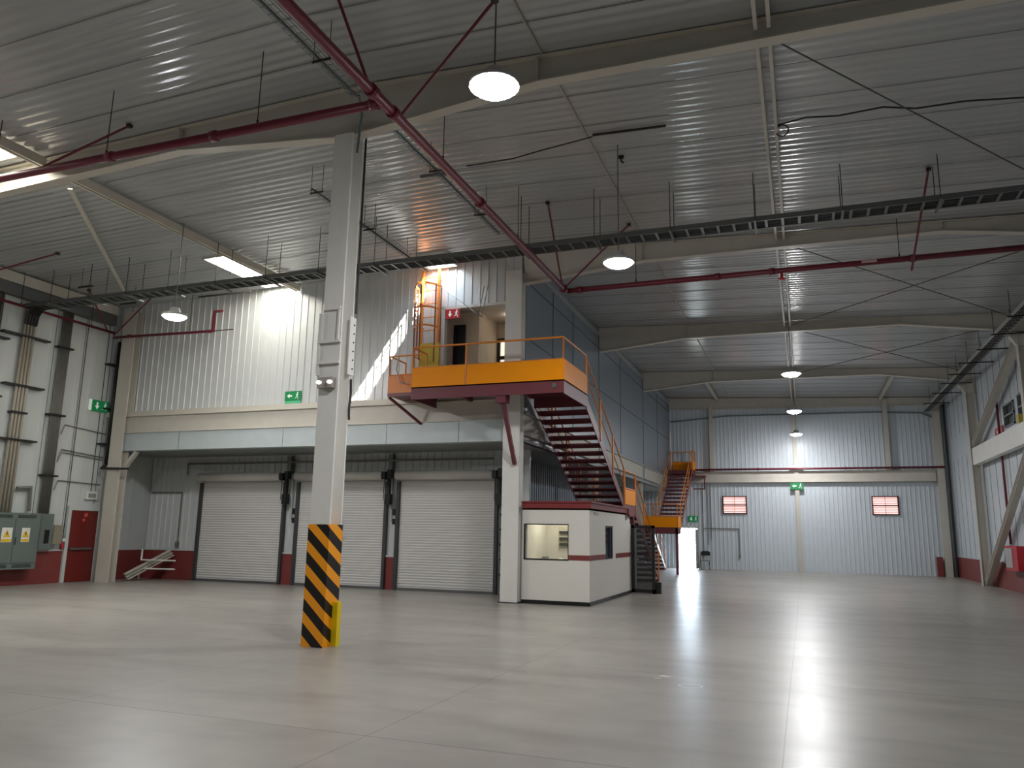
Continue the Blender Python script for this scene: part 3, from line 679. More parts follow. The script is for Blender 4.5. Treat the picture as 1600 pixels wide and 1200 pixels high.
q.prism([(BX1+.08, BY1-.6, BZ+.17), (BX1+.08, BY1-.3, BZ+.04), (BX1+.08, BY1+.15, BZ+.04), (BX1+.08, BY1+.15, BZ-.08), (BX1+.08, BY1-.35, BZ-.08), (BX1+.08, BY1-.6, BZ)], (-1.6, 0, 0))
q.box(-7.15, BX0, BY0+.7, BY0+.9, BZ, BZ+.17)
q.build('cornice', mat('maroon_cornice', '#7e2c2c', .45), t)['label'] = 'dark red cornice'
q = MB(); q.box(-5.26, BX1+.006, BY0-.006, BY0, 1.03, 1.15); q.box(BX1, BX1+.006, BY0, 19.58, 1.03, 1.15); q.box(BX1, BX1+.006, 20.75, BY1-.05, 1.03, 1.15)
q.build('stripe', red_paint, t)
q = MB(); q.box(BX0, BX1+.02, BY0-.02, BY0, 0, .09); q.box(BX1, BX1+.02, BY0, BY1, 0, .09); q.build('base_strip', black, t)
q = MB(); a, b, c, d = fw
for r in ((a, a+.03, c, d), (b-.015, b, c, d), (a, b, c, c+.03), (a, b, d-.025, d)): q.box(r[0], r[1], BY0-.01, BY0+.05, r[2], r[3])
f_ = q.build('window_frame', black, t); MB().box(a+.03, b-.015, BY0+.02, BY0+.026, c+.03, d-.025).build('pane', glass, f_)
q = MB(); a, b, c, d = sw
for r in ((a, a+.05, c, d), (b-.05, b, c, d), (a, b, c, c+.04), (a, b, d-.04, d), (b-.28, b-.24, c, d)): q.box(BX1-.08, BX1-.01, r[0], r[1], r[2], r[3])
f_ = q.build('window_frame', mat('dark_blue_frame', '#2a3038', .4), t); MB().box(BX1-.05, BX1-.045, a+.05, b-.05, c+.04, d-.04).build('pane', dark_glass, f_)
# open glass door of the booth
d_ = MB(); X0, X1, Yd = -4.74, -4.06, 22.75
for r in ((X0, X0+.09, .02, 1.92), (X1-.09, X1, .02, 1.92), (X0, X1, 1.84, 1.92), (X0, X1, .02, .12)): d_.box(r[0], r[1], Yd-.025, Yd+.025, r[2], r[3])
d_ = d_.build('door', black, t); d_['label'] = 'open black framed glass door'
MB().box(X0+.09, X1-.09, Yd-.004, Yd+.004, .12, 1.84).build('pane', dark_glass, d_)
MB().box(X0+.10, X0+.16, Yd-.045, Yd-.03, .15, 1.84).build('edge_strip', galv, d_); MB().box(X0+.10, X0+.22, Yd-.07, Yd-.03, .93, .98).build('handle', galv, d_)
MB().box(BX1, BX1+.03, 22.0, 22.06, 2.05, 2.22).build('bracket', galv, t)
MB().box(BX1, BX1+.02, 18.5, 18.85, 2.12, 2.17).build('plaque', mat('pale_plaque', '#bab7b0', .5), t)
setp(MB().box(-4.16, -3.92, 22.82, 23.0, 0, .32).build('door_stop_box', black), 'small black box on the floor at the open glass door', 'box')
setp(MB().box(-5.8, -5.5, 20.9, 21.2, BZ+.0, BZ+.28).build('roof_box', mat('dark_grey_box', '#3b3f42', .5)), 'dark grey equipment box on the booth roof under the stair', 'box')
# inside the booth
t = thing('booth_light', 'ceiling lamp inside the white booth', 'lamp', (-5.7, 19.5, 2.1))
MB().box(-5.95, -5.45, 18.6, 19.2, 2.14, 2.19).build('diffuser', mat('booth_lamp', '#ffffff', emit=(1, .97, .8, 1), es=10), t)
t = thing('desk', 'pale desk seen through the booth front window', 'desk', (-5.7, 18.6, 0))
MB().box(-6.3, -5.0, 18.25, 18.85, .93, .97).build('top', mat('desk_top', '#b9b2a0', .5), t)
for x in (-6.25, -5.05):
    for y in (18.3, 18.8): MB().box(x-.02, x+.02, y-.02, y+.02, 0, .93).build('leg', dark_metal, t)
setp(MB().prism([(-5.75, 18.4, .971), (-5.45, 18.35, .971), (-5.42, 18.6, .971), (-5.6, 18.5, 1.06)], (0, .02, .01)).build('paper_stack', mat('paper', '#e8e6dc', .7)), 'white papers on the desk inside the booth', 'paper')
t = setp(MB().box(-6.08, -5.93, 18.5, 18.6, .972, 1.09).build('desk_box', mat('grey_device', '#8d9088', .5)), 'small grey device on the desk inside the booth', 'device')
setp(MB().tube([(-5.33, 18.5, .972), (-5.33, 18.5, 1.1)], .022).build('desk_bottle', dark_metal), 'small dark bottle on the desk inside the booth', 'bottle')
t = thing('wall_rack', 'wire document rack on the wall inside the booth', 'rack', (-5.8, 19.7, 1.3))
MB().box(-6.02, -5.55, 19.69, 19.718, 1.28, 1.82).build('board', mat('rack_board', '#c9c5b0', .5), t)
for z in (1.34, 1.48, 1.64): MB().box(-5.98, -5.7, 19.62, 19.69, z, z+.07).build('pocket', dark_metal, t)

# ------------------------------------------------------------------ platform and stairs
def rail(q, pts, zs=(1.0,), r=.022, posts=None):
    for z in zs: q.tube([V(*p)+V(0, 0, z) for p in pts], r, 8)
    for p in (posts or pts): q.tube([V(*p), V(*p)+V(0, 0, max(zs))], r, 8)
PZ = 5.1
PX0, PX1, PY0, PY1 = -8.87, -4.97, 16.62, 18.68
t = thing('mezzanine_platform', 'orange railed steel platform outside the upper opening', 'platform', (-7, 17.4, 4.8))
q = MB(); q.box(PX0, PX1, PY0, 17.85, PZ-.03, PZ); q.box(PX0, -6.96, 17.85, 18.04, PZ-.03, PZ); q.box(-6.38, PX1, 17.85, PY1, PZ-.03, PZ); q.build('deck', mat('deck_plate', '#5d2c33', .5), t)
q = MB(); q.box(PX0, PX1, PY0, PY0+.03, PZ-.30, PZ-.0); q.box(PX1-.03, PX1, PY0+.03, PY1, PZ-.32, PZ); q.box(PX0, PX0+.03, PY0+.03, 18.0, PZ-.3, PZ)
for x in (-7.8, -6.15): q.box(x-.05, x+.05, PY0+.03, 17.85, PZ-.2, PZ-.03)
q.box(-6.66, -6.4, PY0+.03, PY0+.3, PZ-.46, PZ-.2)
q.box(-6.38, PX1-.03, PY1-.03, PY1, PZ-.3, PZ-.03); q.build('frame', maroon, t)['label'] = 'maroon steel frame'
q = MB().beam((-6.53, 16.85, 4.66), (-6.58, 17.83, 3.3), .09, .09); q.build('knee_brace', maroon, t)
MB().tube([(-5.2, PY0-.03, PZ-.13), (-5.2, PY0, PZ-.13)], .06, 8).build('floodlight', galv, t)
q = MB(); q.box(PX0, PX0+1.42, PY0-.012, PY0, PZ, PZ+.47); q.box(PX0+1.48, PX1, PY0-.012, PY0, PZ, PZ+.47); q.box(PX1, PX1+.012, PY0, PY1-.05, PZ, PZ+.47)
q.build('kick_panel', yellow, t)['label'] = 'bright yellow kick panel'
q = MB(); zz = (.48, 1.0)
rail(q, [(PX0+.02, PY0+.01, PZ), (PX1-.02, PY0+.01, PZ)], zz, .024, posts=[(PX0+.02, PY0+.01, PZ), (PX0+1.45, PY0+.0, PZ), (PX1-.02, PY0+.01, PZ)])
rail(q, [(PX1-.02, PY0+.01, PZ), (PX1-.02, PY1-.03, PZ)], zz, .024)
rail(q, [(PX0+.02, PY0+.01, PZ), (PX0+.02, 17.35, PZ)], zz, .024, posts=[(PX0+.02, 17.35, PZ)])
q.box(-6.95, -6.3, 17.72, 17.8, PZ+.62, PZ+.68)
q.build('railing', orange, t)
# side platform of the ladder
t = thing('ladder_platform', 'small orange railed landing at the foot of the caged ladder', 'platform', (-9.5, 17.7, 5))
q = MB(); q.box(-9.86, PX0-.02, 17.22, 18.1, PZ-.06, PZ-.0); q.box(-9.86, PX0-.02, 17.2, 17.24, PZ-.09, PZ); q.beam((-9.84, 17.25, PZ-.09), (-9.28, 18.02, 4.4), .06, .06); q.build('deck', maroon, t)
q = MB(); q.box(-9.86, PX0-.03, 17.2, 17.215, PZ, PZ+.45); q.box(-9.87, -9.855, 17.22, 18.08, PZ, PZ+.45); q.build('kick_panel', mat('orange_sheet', '#d67e34', .45), t)
q = MB(); rail(q, [(-9.84, 17.23, PZ), (PX0-.05, 17.23, PZ)], (.47, .97), .02, posts=[(-9.84, 17.23, PZ)]); rail(q, [(-9.84, 17.23, PZ), (-9.84, 18.08, PZ)], (.47, .97), .02); rail(q, [(-9.3, 17.5, PZ), (-9.3, 18.08, PZ)], (.5, 1.0), .018); q.build('railing', orange, t)
t = thing('rope_coil', 'grey hose hanging on the railing of the ladder landing', 'hose', (-9.6, 17.25, 6))
MB().tube([(-9.55, 17.16, 6.05), (-9.6, 17.14, 5.7), (-9.45, 17.13, 5.35), (-9.25, 17.14, 5.3)], .014, 6).build('hose_body', mat('pale_hose', '#a5938a', .6), t)
# caged ladder
t = thing('caged_ladder', 'orange caged ladder rising to the sunlit roof hatch', 'ladder', (-9.15, 17.85, 5.1))
for x in (-9.4, -8.92): MB().box(x-.03, x+.03, 18.02, 18.07, PZ, 8.62).build('stile', orange, t)
for k in range(9): MB().tube([(-9.4, 18.045, PZ+.35+.37*k), (-8.92, 18.045, PZ+.35+.37*k)], .014, 6).build('rung', orange, t)
for z in (8.1, 7.45, 6.95):
    pts = [(-9.16+.34*math.cos(a), 18.0-.5*math.sin(a), z) for a in [i*math.pi/10 for i in range(11)]]
    q = MB(); 
    for a_, b_ in zip(pts, pts[1:]): q.beam(a_, b_, .012, .05)
    q.build('cage_hoop', orange, t)
for a in (.5, 1.57, 2.6, 0, 3.14):
    x, y = -9.16+.34*math.cos(a), 18.0-.5*math.sin(a); MB().box(x-.02, x+.02, y-.006, y+.006, 6.0 if a in (.5, 1.57, 2.6) else 6.5, 8.12).build('cage_strap', mat('rust_strap', '#7f4a2c', .5), t)
MB().box(-9.36, -8.8, 17.93, 17.97, 5.75, 6.55).build('grate_guard', mat('olive_yellow', '#b5a12a', .5), t)
for z in (5.6, 7.0, 8.3):
    for x in (-9.4, -8.92): MB().box(x-.015, x+.015, 18.07, 18.16, z, z+.04).build('bracket', orange, t)

def stair(name, lb, x0, x1, flights, landings, walls=(1, 1)):
    t = thing(name, lb, 'stair', ((x0+x1)/2, flights[0][0], 0))
    for (ya, za, yb, zb, n, fx0, fx1) in flights:      # a = upper end
        for x in (fx0, fx1):
            s = 1 if x == fx1 else -1
            MB().prism([(x, ya, za+.05), (x, yb, zb+.05), (x, yb, max(0, zb-.22)), (x, ya, za-.27)], (-.02*s, 0, 0)).build('stringer', maroon, t)
        for k in range(n):
            f = (k+.5)/n; y = ya+(yb-ya)*f; z = za+(zb-za)*f - .02; d = (1 if yb > ya else -1)
            MB().add(*(lambda b: (b.v, b.f))(MB().box(fx0+.022, fx1-.022, y-.14, y+.14, z-.035, z))).add(*(lambda b: (b.v, b.f))(MB().box(fx0+.022, fx1-.022, y+.12*d, y+.14*d, z-.105, z-.036))).build('tread', maroon, t)
        for x in (fx0, fx1):
            q = MB(); xx = x
            q.tube([(xx, ya, za+1.0), (xx, yb, zb+1.0)], .02, 8); q.tube([(xx, ya, za+.52), (xx, yb, zb+.52)], .016, 8)
            m_ = 4
            for k in range(m_):
                f = k/(m_-1)*.97+.01; y = ya+(yb-ya)*f; z = za+(zb-za)*f
                q.box(xx-.022, xx+.022, y-.022, y+.022, max(z-.15, 0), z+1.0)
            q.build('handrail', orange, t)
    for (lx0, lx1, ly0, ly1, lz, sides, posts) in landings:
        q = MB(); q.box(lx0, lx1, ly0, ly1, lz-.04, lz); q.box(lx0, lx1, ly0, ly0+.03, lz-.28, lz-.04); q.box(lx1-.03, lx1, ly0+.03, ly1, lz-.28, lz-.04); q.box(lx0, lx0+.03, ly0+.03, ly1, lz-.28, lz-.04); q.box(lx0+.03, lx1-.03, ly1-.03, ly1, lz-.28, lz-.04)
        q.build('landing', maroon, t)
        q = MB(); k_ = MB()
        for s in sides:
            p = {'f': ((lx0, ly0), (lx1, ly0)), 'r': ((lx1, ly0), (lx1, ly1)), 'b': ((lx0, ly1), (lx1, ly1)), 'l': ((lx0, ly0), (lx0, ly1))}[s]
            rail(q, [(*p[0], lz), (*p[1], lz)], (.48, 1.0), .02)
            if s in 'fb': k_.box(p[0][0], p[1][0], p[0][1]-.012, p[0][1], lz, lz+.45)
            else: k_.box(p[0][0], p[0][0]+.012, p[0][1], p[1][1], lz, lz+.45)
        q.build('landing_railing', orange, t); k_.build('kick_panel', yellow, t)
        for (px, py) in posts: MB().box(px-.05, px+.05, py-.05, py+.05, 0, lz-.04).build('post', maroon, t)
    return t
stair('steel_staircase', 'maroon steel stair with orange handrails descending behind the booth', -6.38, -5.02,
      [(18.72, 5.08, 23.2, 2.55, 14, -6.38, -5.02), (24.75, 2.52, 28.9, 0.02, 13, -6.38, -5.02)],
      [(-6.38, -5.02, 23.22, 24.73, 2.55, 'r', [(-5.08, 24.6), (-6.3, 24.6)])])
MB().box(-6.42, -4.98, 23.3, 23.31, 2.5, 2.52)
stair('far_staircase', 'distant maroon stair with yellow landings in the far left corner', -6.3, -5.15,
      [(40.0, 4.93, 35.45, 2.0, 15, -6.25, -5.18), (35.45, 1.98, 38.9, .02, 10, -7.3, -6.42)],
      [(-7.3, -5.15, 34.45, 35.43, 1.99, 'fr', [(-5.2, 34.5)]), (-6.3, -5.15, 40.02, 40.9, 4.93, 'br', [])])
t = thing('platform_bracket', 'maroon bracket frame carrying the far stair top platform', 'bracket', (-5, 40.6, 4))
q = MB(); q.box(-5.15, -4.6, 40.3, 40.36, 4.6, 4.66); q.box(-4.66, -4.6, 40.3, 40.36, 3.95, 4.6); q.box(-5.2, -4.66, 40.3, 40.36, 3.95, 4.01); q.box(-5.15, -4.6, 40.36, YB-.05, 4.6, 4.66); q.build('bracket_frame', maroon, t)
setp(MB().tube([(-6.36, 40.6, 4.95), (-6.36, 40.6, 6.95)], .06).build('white_standpipe', white_steel), 'white upright pipe beside the far stair top platform', 'pipe')

# ------------------------------------------------------------------ back wall
def louvre(name, lb, x0, x1, z0, z1):
    t = thing(name, lb, 'window', ((x0+x1)/2, YB, z0), kind='structure')
    q = MB(); w_ = .05; y0 = YB-.08
    for r in ((x0, x0+w_, z0, z1), (x1-w_, x1, z0, z1), (x0, x1, z0, z0+w_), (x0, x1, z1-w_, z1), (x0, x1, (z0+z1)/2-.03, (z0+z1)/2+.03)): q.box(r[0], r[1], y0, YB+.1, r[2], r[3])
    q.build('window_frame', mat('window_maroon', '#5e2226', .5), t)
    MB().box(x0+w_, x1-w_, YB+.04, YB+.05, z0+w_, z1-w_).build('pane', mat('pink_daylit_pane', '#ffe0dc', emit=(1, .66, .62, 1), es=1.15), t)
    q = MB(); k = 0; z = z0+w_+.06
    while z < z1-w_-.03:
        q.beam((x0+w_, YB-.02, z), (x1-w_, YB-.02, z), .05, .008, up=(0, .5, 1)); z += .085
    q.box((x0+x1)/2-.012, (x0+x1)/2+.012, YB-.06, YB-.03, z0+w_, z1-w_)
    q.build('louvre_slats', mat('pink_slat', '#d79c98', .5), t)
louvre('window_1', 'pink glowing louvred window on the back wall, left one', -3.86, -2.68, 2.77, 3.66)
louvre('window_2', 'pink glowing louvred window on the back wall, right one', 3.08, 4.24, 2.77, 3.66)
t = thing('door_2', 'open doorway in the back wall filled with daylight', 'doorway', (-5.6, YB, 0), kind='structure')
q = MB(); q.box(DB[0]-.09, DB[0], YB-.06, YB+.12, 0, 2.1); q.box(DB[1], DB[1]+.09, YB-.06, YB+.12, 0, 2.1); q.box(DB[0], DB[1], YB-.06, YB+.12, 2.02, 2.1); q.build('door_frame', cream, t)
MB().box(DB[1]+.0, DB[1]+.04, YB-.98, YB-.07, .02, 1.98).build('door_leaf', mat('grey_door_leaf', '#8d8f90', .5), t)
t = thing('folding_chair', 'dark folding chair standing against the back wall right of the doorway', 'chair', (-4.75, 40.5, 0))
CXx, CYy = -4.74, 40.55
MB().box(CXx-.22, CXx+.22, CYy-.2, CYy+.2, .42, .45).build('seat', galv, t)
MB().prism([(CXx-.22, CYy+.2, .68), (CXx+.22, CYy+.2, .68), (CXx+.22, CYy+.23, .84), (CXx+.15, CYy+.24, .9), (CXx-.15, CYy+.24, .9), (CXx-.22, CYy+.23, .84)], (0, .02, 0)).build('backrest', black, t)
for s in (-1, 1):
    MB().tube([(CXx+s*.23, CYy-.24, 0), (CXx+s*.23, CYy+.22, .88)], .012, 6).build('leg', dark_metal, t); MB().tube([(CXx+s*.2, CYy+.24, 0), (CXx+s*.2, CYy-.12, .44)], .012, 6).build('leg', dark_metal, t)
t = thing('conduit_loop', 'thin rectangular conduit loop on the back wall right of the chair', 'conduit', (-3.9, YB, 0))
MB().tube([(-4.8, YB-.05, 2.03), (-3.1, YB-.05, 2.03), (-3.1, YB-.05, .7)], .02, 6).build('pipe_run', conduit_mat, t)
MB().box(-3.14, -3.06, YB-.09, YB-.03, .6, .75).build('outlet_box', conduit_mat, t)
t = thing('wall_wires', 'pair of thin wires running down the back wall beside the doorway', 'wire', (-4.7, YB, 1))
for x, z in ((-4.85, .6), (-4.6, 1.2), (-4.45, 1.5)): MB().tube([(x, YB-.04, z), (x, YB-.04, 4.3)], .014, 6).build('wire', conduit_mat, t)
setp(MB().tube([(6.36, 40.6, 0), (6.36, 40.6, 7.9)], .055).build('drainpipe', dark_metal), 'dark drainpipe in the far right corner', 'pipe')
setp(MB().box(5.62, 5.86, YB-.3, YB-.08, 0, .88).build('red_corner_box', red_paint), 'low red box at the foot of the far right corner', 'box')
# back wall pipe
def pipe(lb, pts, r=.055, m=None, coup=(), rods=(), braces=(), name='sprinkler_pipe'):
    t = thing(name, lb, 'pipe', pts[0])
    MB().tube(pts, r, 12).build('pipe_run', m or pipe_red, t, smooth=True)
    for (c, d) in coup:
        c = V(*c); d = V(*d).normalized(); MB().tube([c-d*.06, c+d*.06], r*1.3, 12).build('coupling', m or pipe_red, t, smooth=True)
    for p in rods:
        p = V(*p); ct = V(p.x, p.y, ceil_z(p.x)-.02)
        MB().tube([p+V(0, 0, r), ct], .008, 6).build('hanger_rod', dark_metal, t)
        MB().tube([p+V(0, 0, -.0)-V(.0, 0, 0)+V(r*1.1*math.cos(a), 0, r*1.1*math.sin(a)) if False else p+V(0, 0, r*1.2), p+V(0, 0, r*1.9)], .018, 6).build('hanger_clip', dark_metal, t)
    for (a, b) in braces:
        MB().tube([a, b], .022, 8).build('sway_brace', m or pipe_red, t)
        MB().box(b[0]-.04, b[0]+.04, b[1]-.04, b[1]+.04, b[2]-.03, b[2]+.02).build('brace_foot', dark_metal, t)
    return t
pipe('red pipe crossing the back wall above the beam', [(-5.2, YB-.4, 4.98), (6.25, YB-.4, 4.98)], .05, coup=[((-2, YB-.4, 4.98), (1, 0, 0)), ((2, YB-.4, 4.98), (1, 0, 0)), ((6.1, YB-.4, 4.98), (1, 0, 0))])
PXm, PZm = -5.25, 7.55
def cz(x): return ceil_z(x)-.05
pipe('main red sprinkler pipe running away from overhead past the striped column', [(PXm, -6, PZm), (PXm, 17.7, PZm)], .075,
     coup=[((PXm, 8.35, PZm), (0, 1, 0)), ((PXm, 8.95, PZm), (0, 1, 0)), ((PXm, 12.2, PZm), (0, 1, 0)), ((PXm, 5.5, PZm), (0, 1, 0)), ((PXm, 17.5, PZm), (0, 1, 0))],
     rods=[(PXm, 10.6, PZm), (PXm, 14.2, PZm), (PXm, 6.2, PZm)],
     braces=[((PXm, 8.3, PZm), (-5.45, 7.5, cz(-5.45))), ((PXm, 9.1, PZm), (-3.55, 8.55, cz(-3.55))), ((PXm, 17.4, PZm), (-4.9, 15.1, cz(-4.9))), ((PXm, 17.5, PZm), (-3.45, 16.7, cz(-3.45)))])
pipe('red branch pipe crossing left in front of the nearest rafter', [(PXm, 8.65, PZm), (-19.5, 8.65, PZm)], .065,
     coup=[((-5.4, 8.65, PZm), (1, 0, 0)), ((-10.3, 8.65, PZm), (1, 0, 0)), ((-8.2, 8.65, PZm), (1, 0, 0))], rods=[(-7.4, 8.65, PZm), (-10.4, 8.65, PZm), (-13.0, 8.65, PZm)],
     braces=[((-12.1, 8.65, PZm), (-11.0, 9.55, cz(-11.0)))])
pipe('red branch pipe running right across the aisle beyond the cable ladder', [(PXm, 17.7, PZm), (6.1, 17.7, PZm)], .065,
     coup=[((-4.9, 17.7, PZm), (1, 0, 0)), ((-1.6, 17.7, PZm), (1, 0, 0)), ((-.4, 17.7, PZm), (1, 0, 0)), ((2.45, 17.7, PZm), (1, 0, 0))], rods=[(-3.5, 17.7, PZm), (2.2, 17.7, PZm), (4.8, 17.7, PZm)],
     braces=[((2.42, 17.75, 7.3), (2.5, 15.25, cz(2.5)))])
MB().box(1.45, 1.75, 17.62, 17.63, 7.52, 7.58).build('pipe_label', mat('label_pink', '#c9a8a4', .5), bpy.data.objects['sprinkler_pipe.003'])
MB().lathe((-.2, 17.7, 7.33), [(.03, 0), (.09, .03), (.03, .06), (.03, .16)], 12).build('sprinkler_head', signred, bpy.data.objects['sprinkler_pipe.003'])
pipe('thin red pipe along the left wall up to the corner', [(-20.05, -4, 7.6), (-20.05, 17.75, 7.6)], .04, rods=[(-20.05, 16.9, 7.6), (-20.05, 14.6, 7.6)], braces=[((-20.05, 17.5, 7.6), (-19.6, 16.3, cz(-19.6))), ((-19.9, 12.6, 7.6), (-17.8, 13.75, cz(-17.8)))])
pipe('thin red pipe from the left corner along the corrugated upper wall', [(-20.05, 17.75, 7.45), (-16.25, 17.85, 7.4), (-16.25, 17.85, 8.0), (-15.95, 17.85, 8.0)], .04, rods=[(-17.1, 17.8, 7.42)],
     coup=[((-19.4, 17.75, 7.45), (1, 0, 0)), ((-16.35, 17.85, 7.4), (1, 0, 0))], braces=[((-20.0, 17.7, 7.5), (-17.6, 17.0, cz(-17.6)))])
setp(MB().tube([(-16.2, 17.85, 7.4), (-15.5, 17.85, 7.4)], .015, 6).build('pipe_stub', dark_metal), 'thin dark rod continuing right of the red pipe elbow on the upper wall', 'rod')
t = pipe('thin red riser on the right wall behind the braces', [(6.44, 30.6, 6.9), (6.44, 30.6, 1.55)], .04)
t = thing('hose_cabinet', 'red fire hose cabinet on the right wall behind the lower brace', 'cabinet', (6.2, 29.6, .7))
MB().box(6.22, 6.45, 28.9, 30.5, .72, 1.5).build('body', signred, t); MB().box(6.20, 6.22, 29.5, 30.4, .8, 1.42).build('pane', mat('hose_pane', '#a9a3a0', .3), t)
t = setp(MB().box(6.25, 6.4, 27.15, 27.4, 5.13, 5.45).build('yellow_box', mat('dull_yellow', '#b7a63a', .5)), 'small yellow box above the horizontal strut at the right edge', 'box')
for nm, (a, b, c, d), lb in (('window_3', RW[0], 'dark louvred window high on the right wall, farther one'), ('window_5', RW[1], 'dark louvred window high on the right wall, nearer one')):
    t = thing(nm, lb, 'window', (XR, a, c), kind='structure'); q = MB()
    for r in ((a, a+.06, c, d), (b-.06, b, c, d), (a, b, c, c+.05), (a, b, d-.05, d), (a, b, (c+d)/2-.03, (c+d)/2+.03)): q.box(XR-.05, XR+.1, r[0], r[1], r[2], r[3])
    q.build('window_frame', mat('frame_grey', '#6f7577', .5), t); MB().box(XR+.06, XR+.11, a, b, c, d).build('pane', mat('dark_pane', '#23282b', .3), t)

# ------------------------------------------------------------------ cable ladders
TY, TZ = 14.9, 7.62
t = thing('cable_ladder', 'long cable ladder tray crossing the hall in front of the upper wall', 'cable tray', (-7, TY, TZ))
for s in (-1, 1): MB().box(-20.1, 6.2, TY+s*.2-.012, TY+s*.2+.012, TZ-.04, TZ+.06).build('side_rail', galv, t)
q = MB(); x = -19.9
while x < 6.1: q.box(x-.025, x+.025, TY-.19, TY+.19, TZ-.035, TZ-.01); x += .3
q.build('rungs', galv, t, ).__setitem__('kind', 'stuff')
q = MB()
for k in range(5):
    yy = TY-.14+.07*k; pts = [(x_, yy+.012*math.sin(x_*1.7+k), TZ+.012+.006*math.sin(x_*2.3+k*2)) for x_ in [-19.9+i*.65 for i in range(41)]]
    q.tube(pts, .02, 6)
q.build('cables', mat('cable_dark', '#3a3c3e', .6), t)
for x in (-19.0, -17.6, -16.3, -14.9, -13.4, -11.9, -10.4, -8.9, -5.35, -3.75, -2.2, -.6, .95, 2.55, 4.2, 5.6):
    for s in (-1, 1): MB().tube([(x, TY+s*.26, TZ-.06), (x, TY+s*.26, cz(x))], .008, 6).build('hanger_rod', dark_metal, t)
    MB().beam((x, TY-.34, TZ-.06), (x, TY+.34, TZ-.06), .04, .04).build('trapeze_bar', galv, t)
q = MB()
for k in range(5): q.tube([(-19.3, TY-.16+.08*k, TZ), (-19.85, TY-.1+.08*k, TZ-.02), (-20.1, TY-.02+.08*k, TZ-.15), (-20.2, TY+.02+.08*k, TZ-.45)], .035, 8)
q.build('wall_bend', dark_metal, t)
def basket(lb, x, y0, y1, z, rods_):
    t = thing('wire_basket_tray', lb, 'cable tray', (x, y0, z))
    q = MB()
    for s in (-.1, -.033, .033, .1): q.tube([(x+s, y0, z), (x+s, y1, z)], .005, 5)
    for s in (-.11, .11): q.tube([(x+s, y0, z+.05), (x+s, y1, z+.05)], .005, 5)
    y = y0
    while y < y1: q.beam((x-.11, y, z), (x+.11, y, z), .007, .007); y += .15
    q.build('wire_mesh', galv, t)
    MB().tube([(x-.04, y0, z+.02), (x-.03, (y0+y1)/2, z+.025), (x-.045, y1, z+.02)], .022, 6).build('cable', mat('cable_blue_grey', '#5b666b', .6), t)
    for y in rods_:
        for s in (-.13, .13): MB().tube([(x+s, y, z-.02), (x+s, y, cz(x))], .006, 5).build('hanger_rod', dark_metal, t)
        MB().beam((x-.15, y, z-.02), (x+.15, y, z-.02), .025, .025).build('trapeze_bar', dark_metal, t)
BZk = 8.18
basket('wire basket cable tray left of the main red pipe, ending at the near column', -6.08, -4, 9.3, BZk, [2, 5, 8.3])
basket('wire basket cable tray right of the near column, following the main red pipe', -6.02, 10.2, 15.2, BZk, [11.9, 14.0])
basket('wire basket cable tray left of the near column, ending above the caged ladder', -8.68, 11.9, 17.0, BZk, [12.0, 14.0, 16.0])
setp(MB().tube([(-6.08, 9.3, 8.2), (-6.2, 9.6, 8.05), (-6.35, 9.8, 7.9), (-6.44, 9.9, 7.6)], .02, 6).build('drooping_cable', mat('cable_blue_grey', '#5b666b', .6)), 'grey cable drooping from the basket tray onto the near column head', 'cable')
t = thing('wall_basket_tray', 'wire basket tray sloping down across the upper wall right of the ladder', 'cable tray', (-8.6, 17.9, 8))
q = MB()
for o_ in (-.07, 0, .07): q.tube([(-8.75, 17.95+o_, 8.05), (-7.55, 17.6+o_, 7.1), (-7.45, 17.6+o_, 7.05)], .008, 5)
q.tube([(-7.55, 17.6, 7.08), (-7.45, 17.7, 7.9)], .008, 5); q.tube([(-7.45, 17.6, 7.08), (-7.35, 17.7, 7.9)], .008, 5); q.build('wire_mesh', galv, t)
t = thing('unistrut_channel', 'thin dark channel fixed under the ceiling beside a slack cable', 'channel', (-4, 12.4, 8.3))
MB().beam((-3.2, 12.42, ceil_z(-3.2)-.06), (-1.9, 12.42, ceil_z(-1.9)-.06), .04, .03).build('channel', dark_metal, t)
MB().tube([(-5.6, 12.3, 8.38), (-4.7, 12.38, 8.42), (-4.2, 12.4, 8.5), (-3.2, 12.42, ceil_z(-3.2)-.09)], .012, 6).build('cable', dark_metal, t)
setp(MB().tube([(-6.5, 12.2, 8.25), (-5.8, 12.25, 8.27)], .035, 8).build('bracket_pipe', galv), 'short grey tube behind the main red pipe, right of the near column', 'tube')
pts = [(-.09, 12.8, 0), (.36, 12.71, .03), (.85, 12.73, 0), (1.52, 12.68, .03), (2, 12.8, 0), (2.7, 12.81, .03), (3.5, 12.87, 0), (6.2, 13.0, .02)]
t = setp(MB().tube([(x, y, ceil_z(x)-.1+d) for x, y, d in pts], .014, 6).build('ceiling_cable', dark_metal), 'black cable slung under the ceiling from the strut to the upper right', 'cable')
q = MB().tube([(-.02+.1*math.cos(a), 12.85, ceil_z(0)-.18+.1*math.sin(a)) for a in [i*math.pi/8 for i in range(17)]], .012, 6); setp(q.build('cable_coil', dark_metal), 'small black cable coil beside the double channel strut', 'cable')
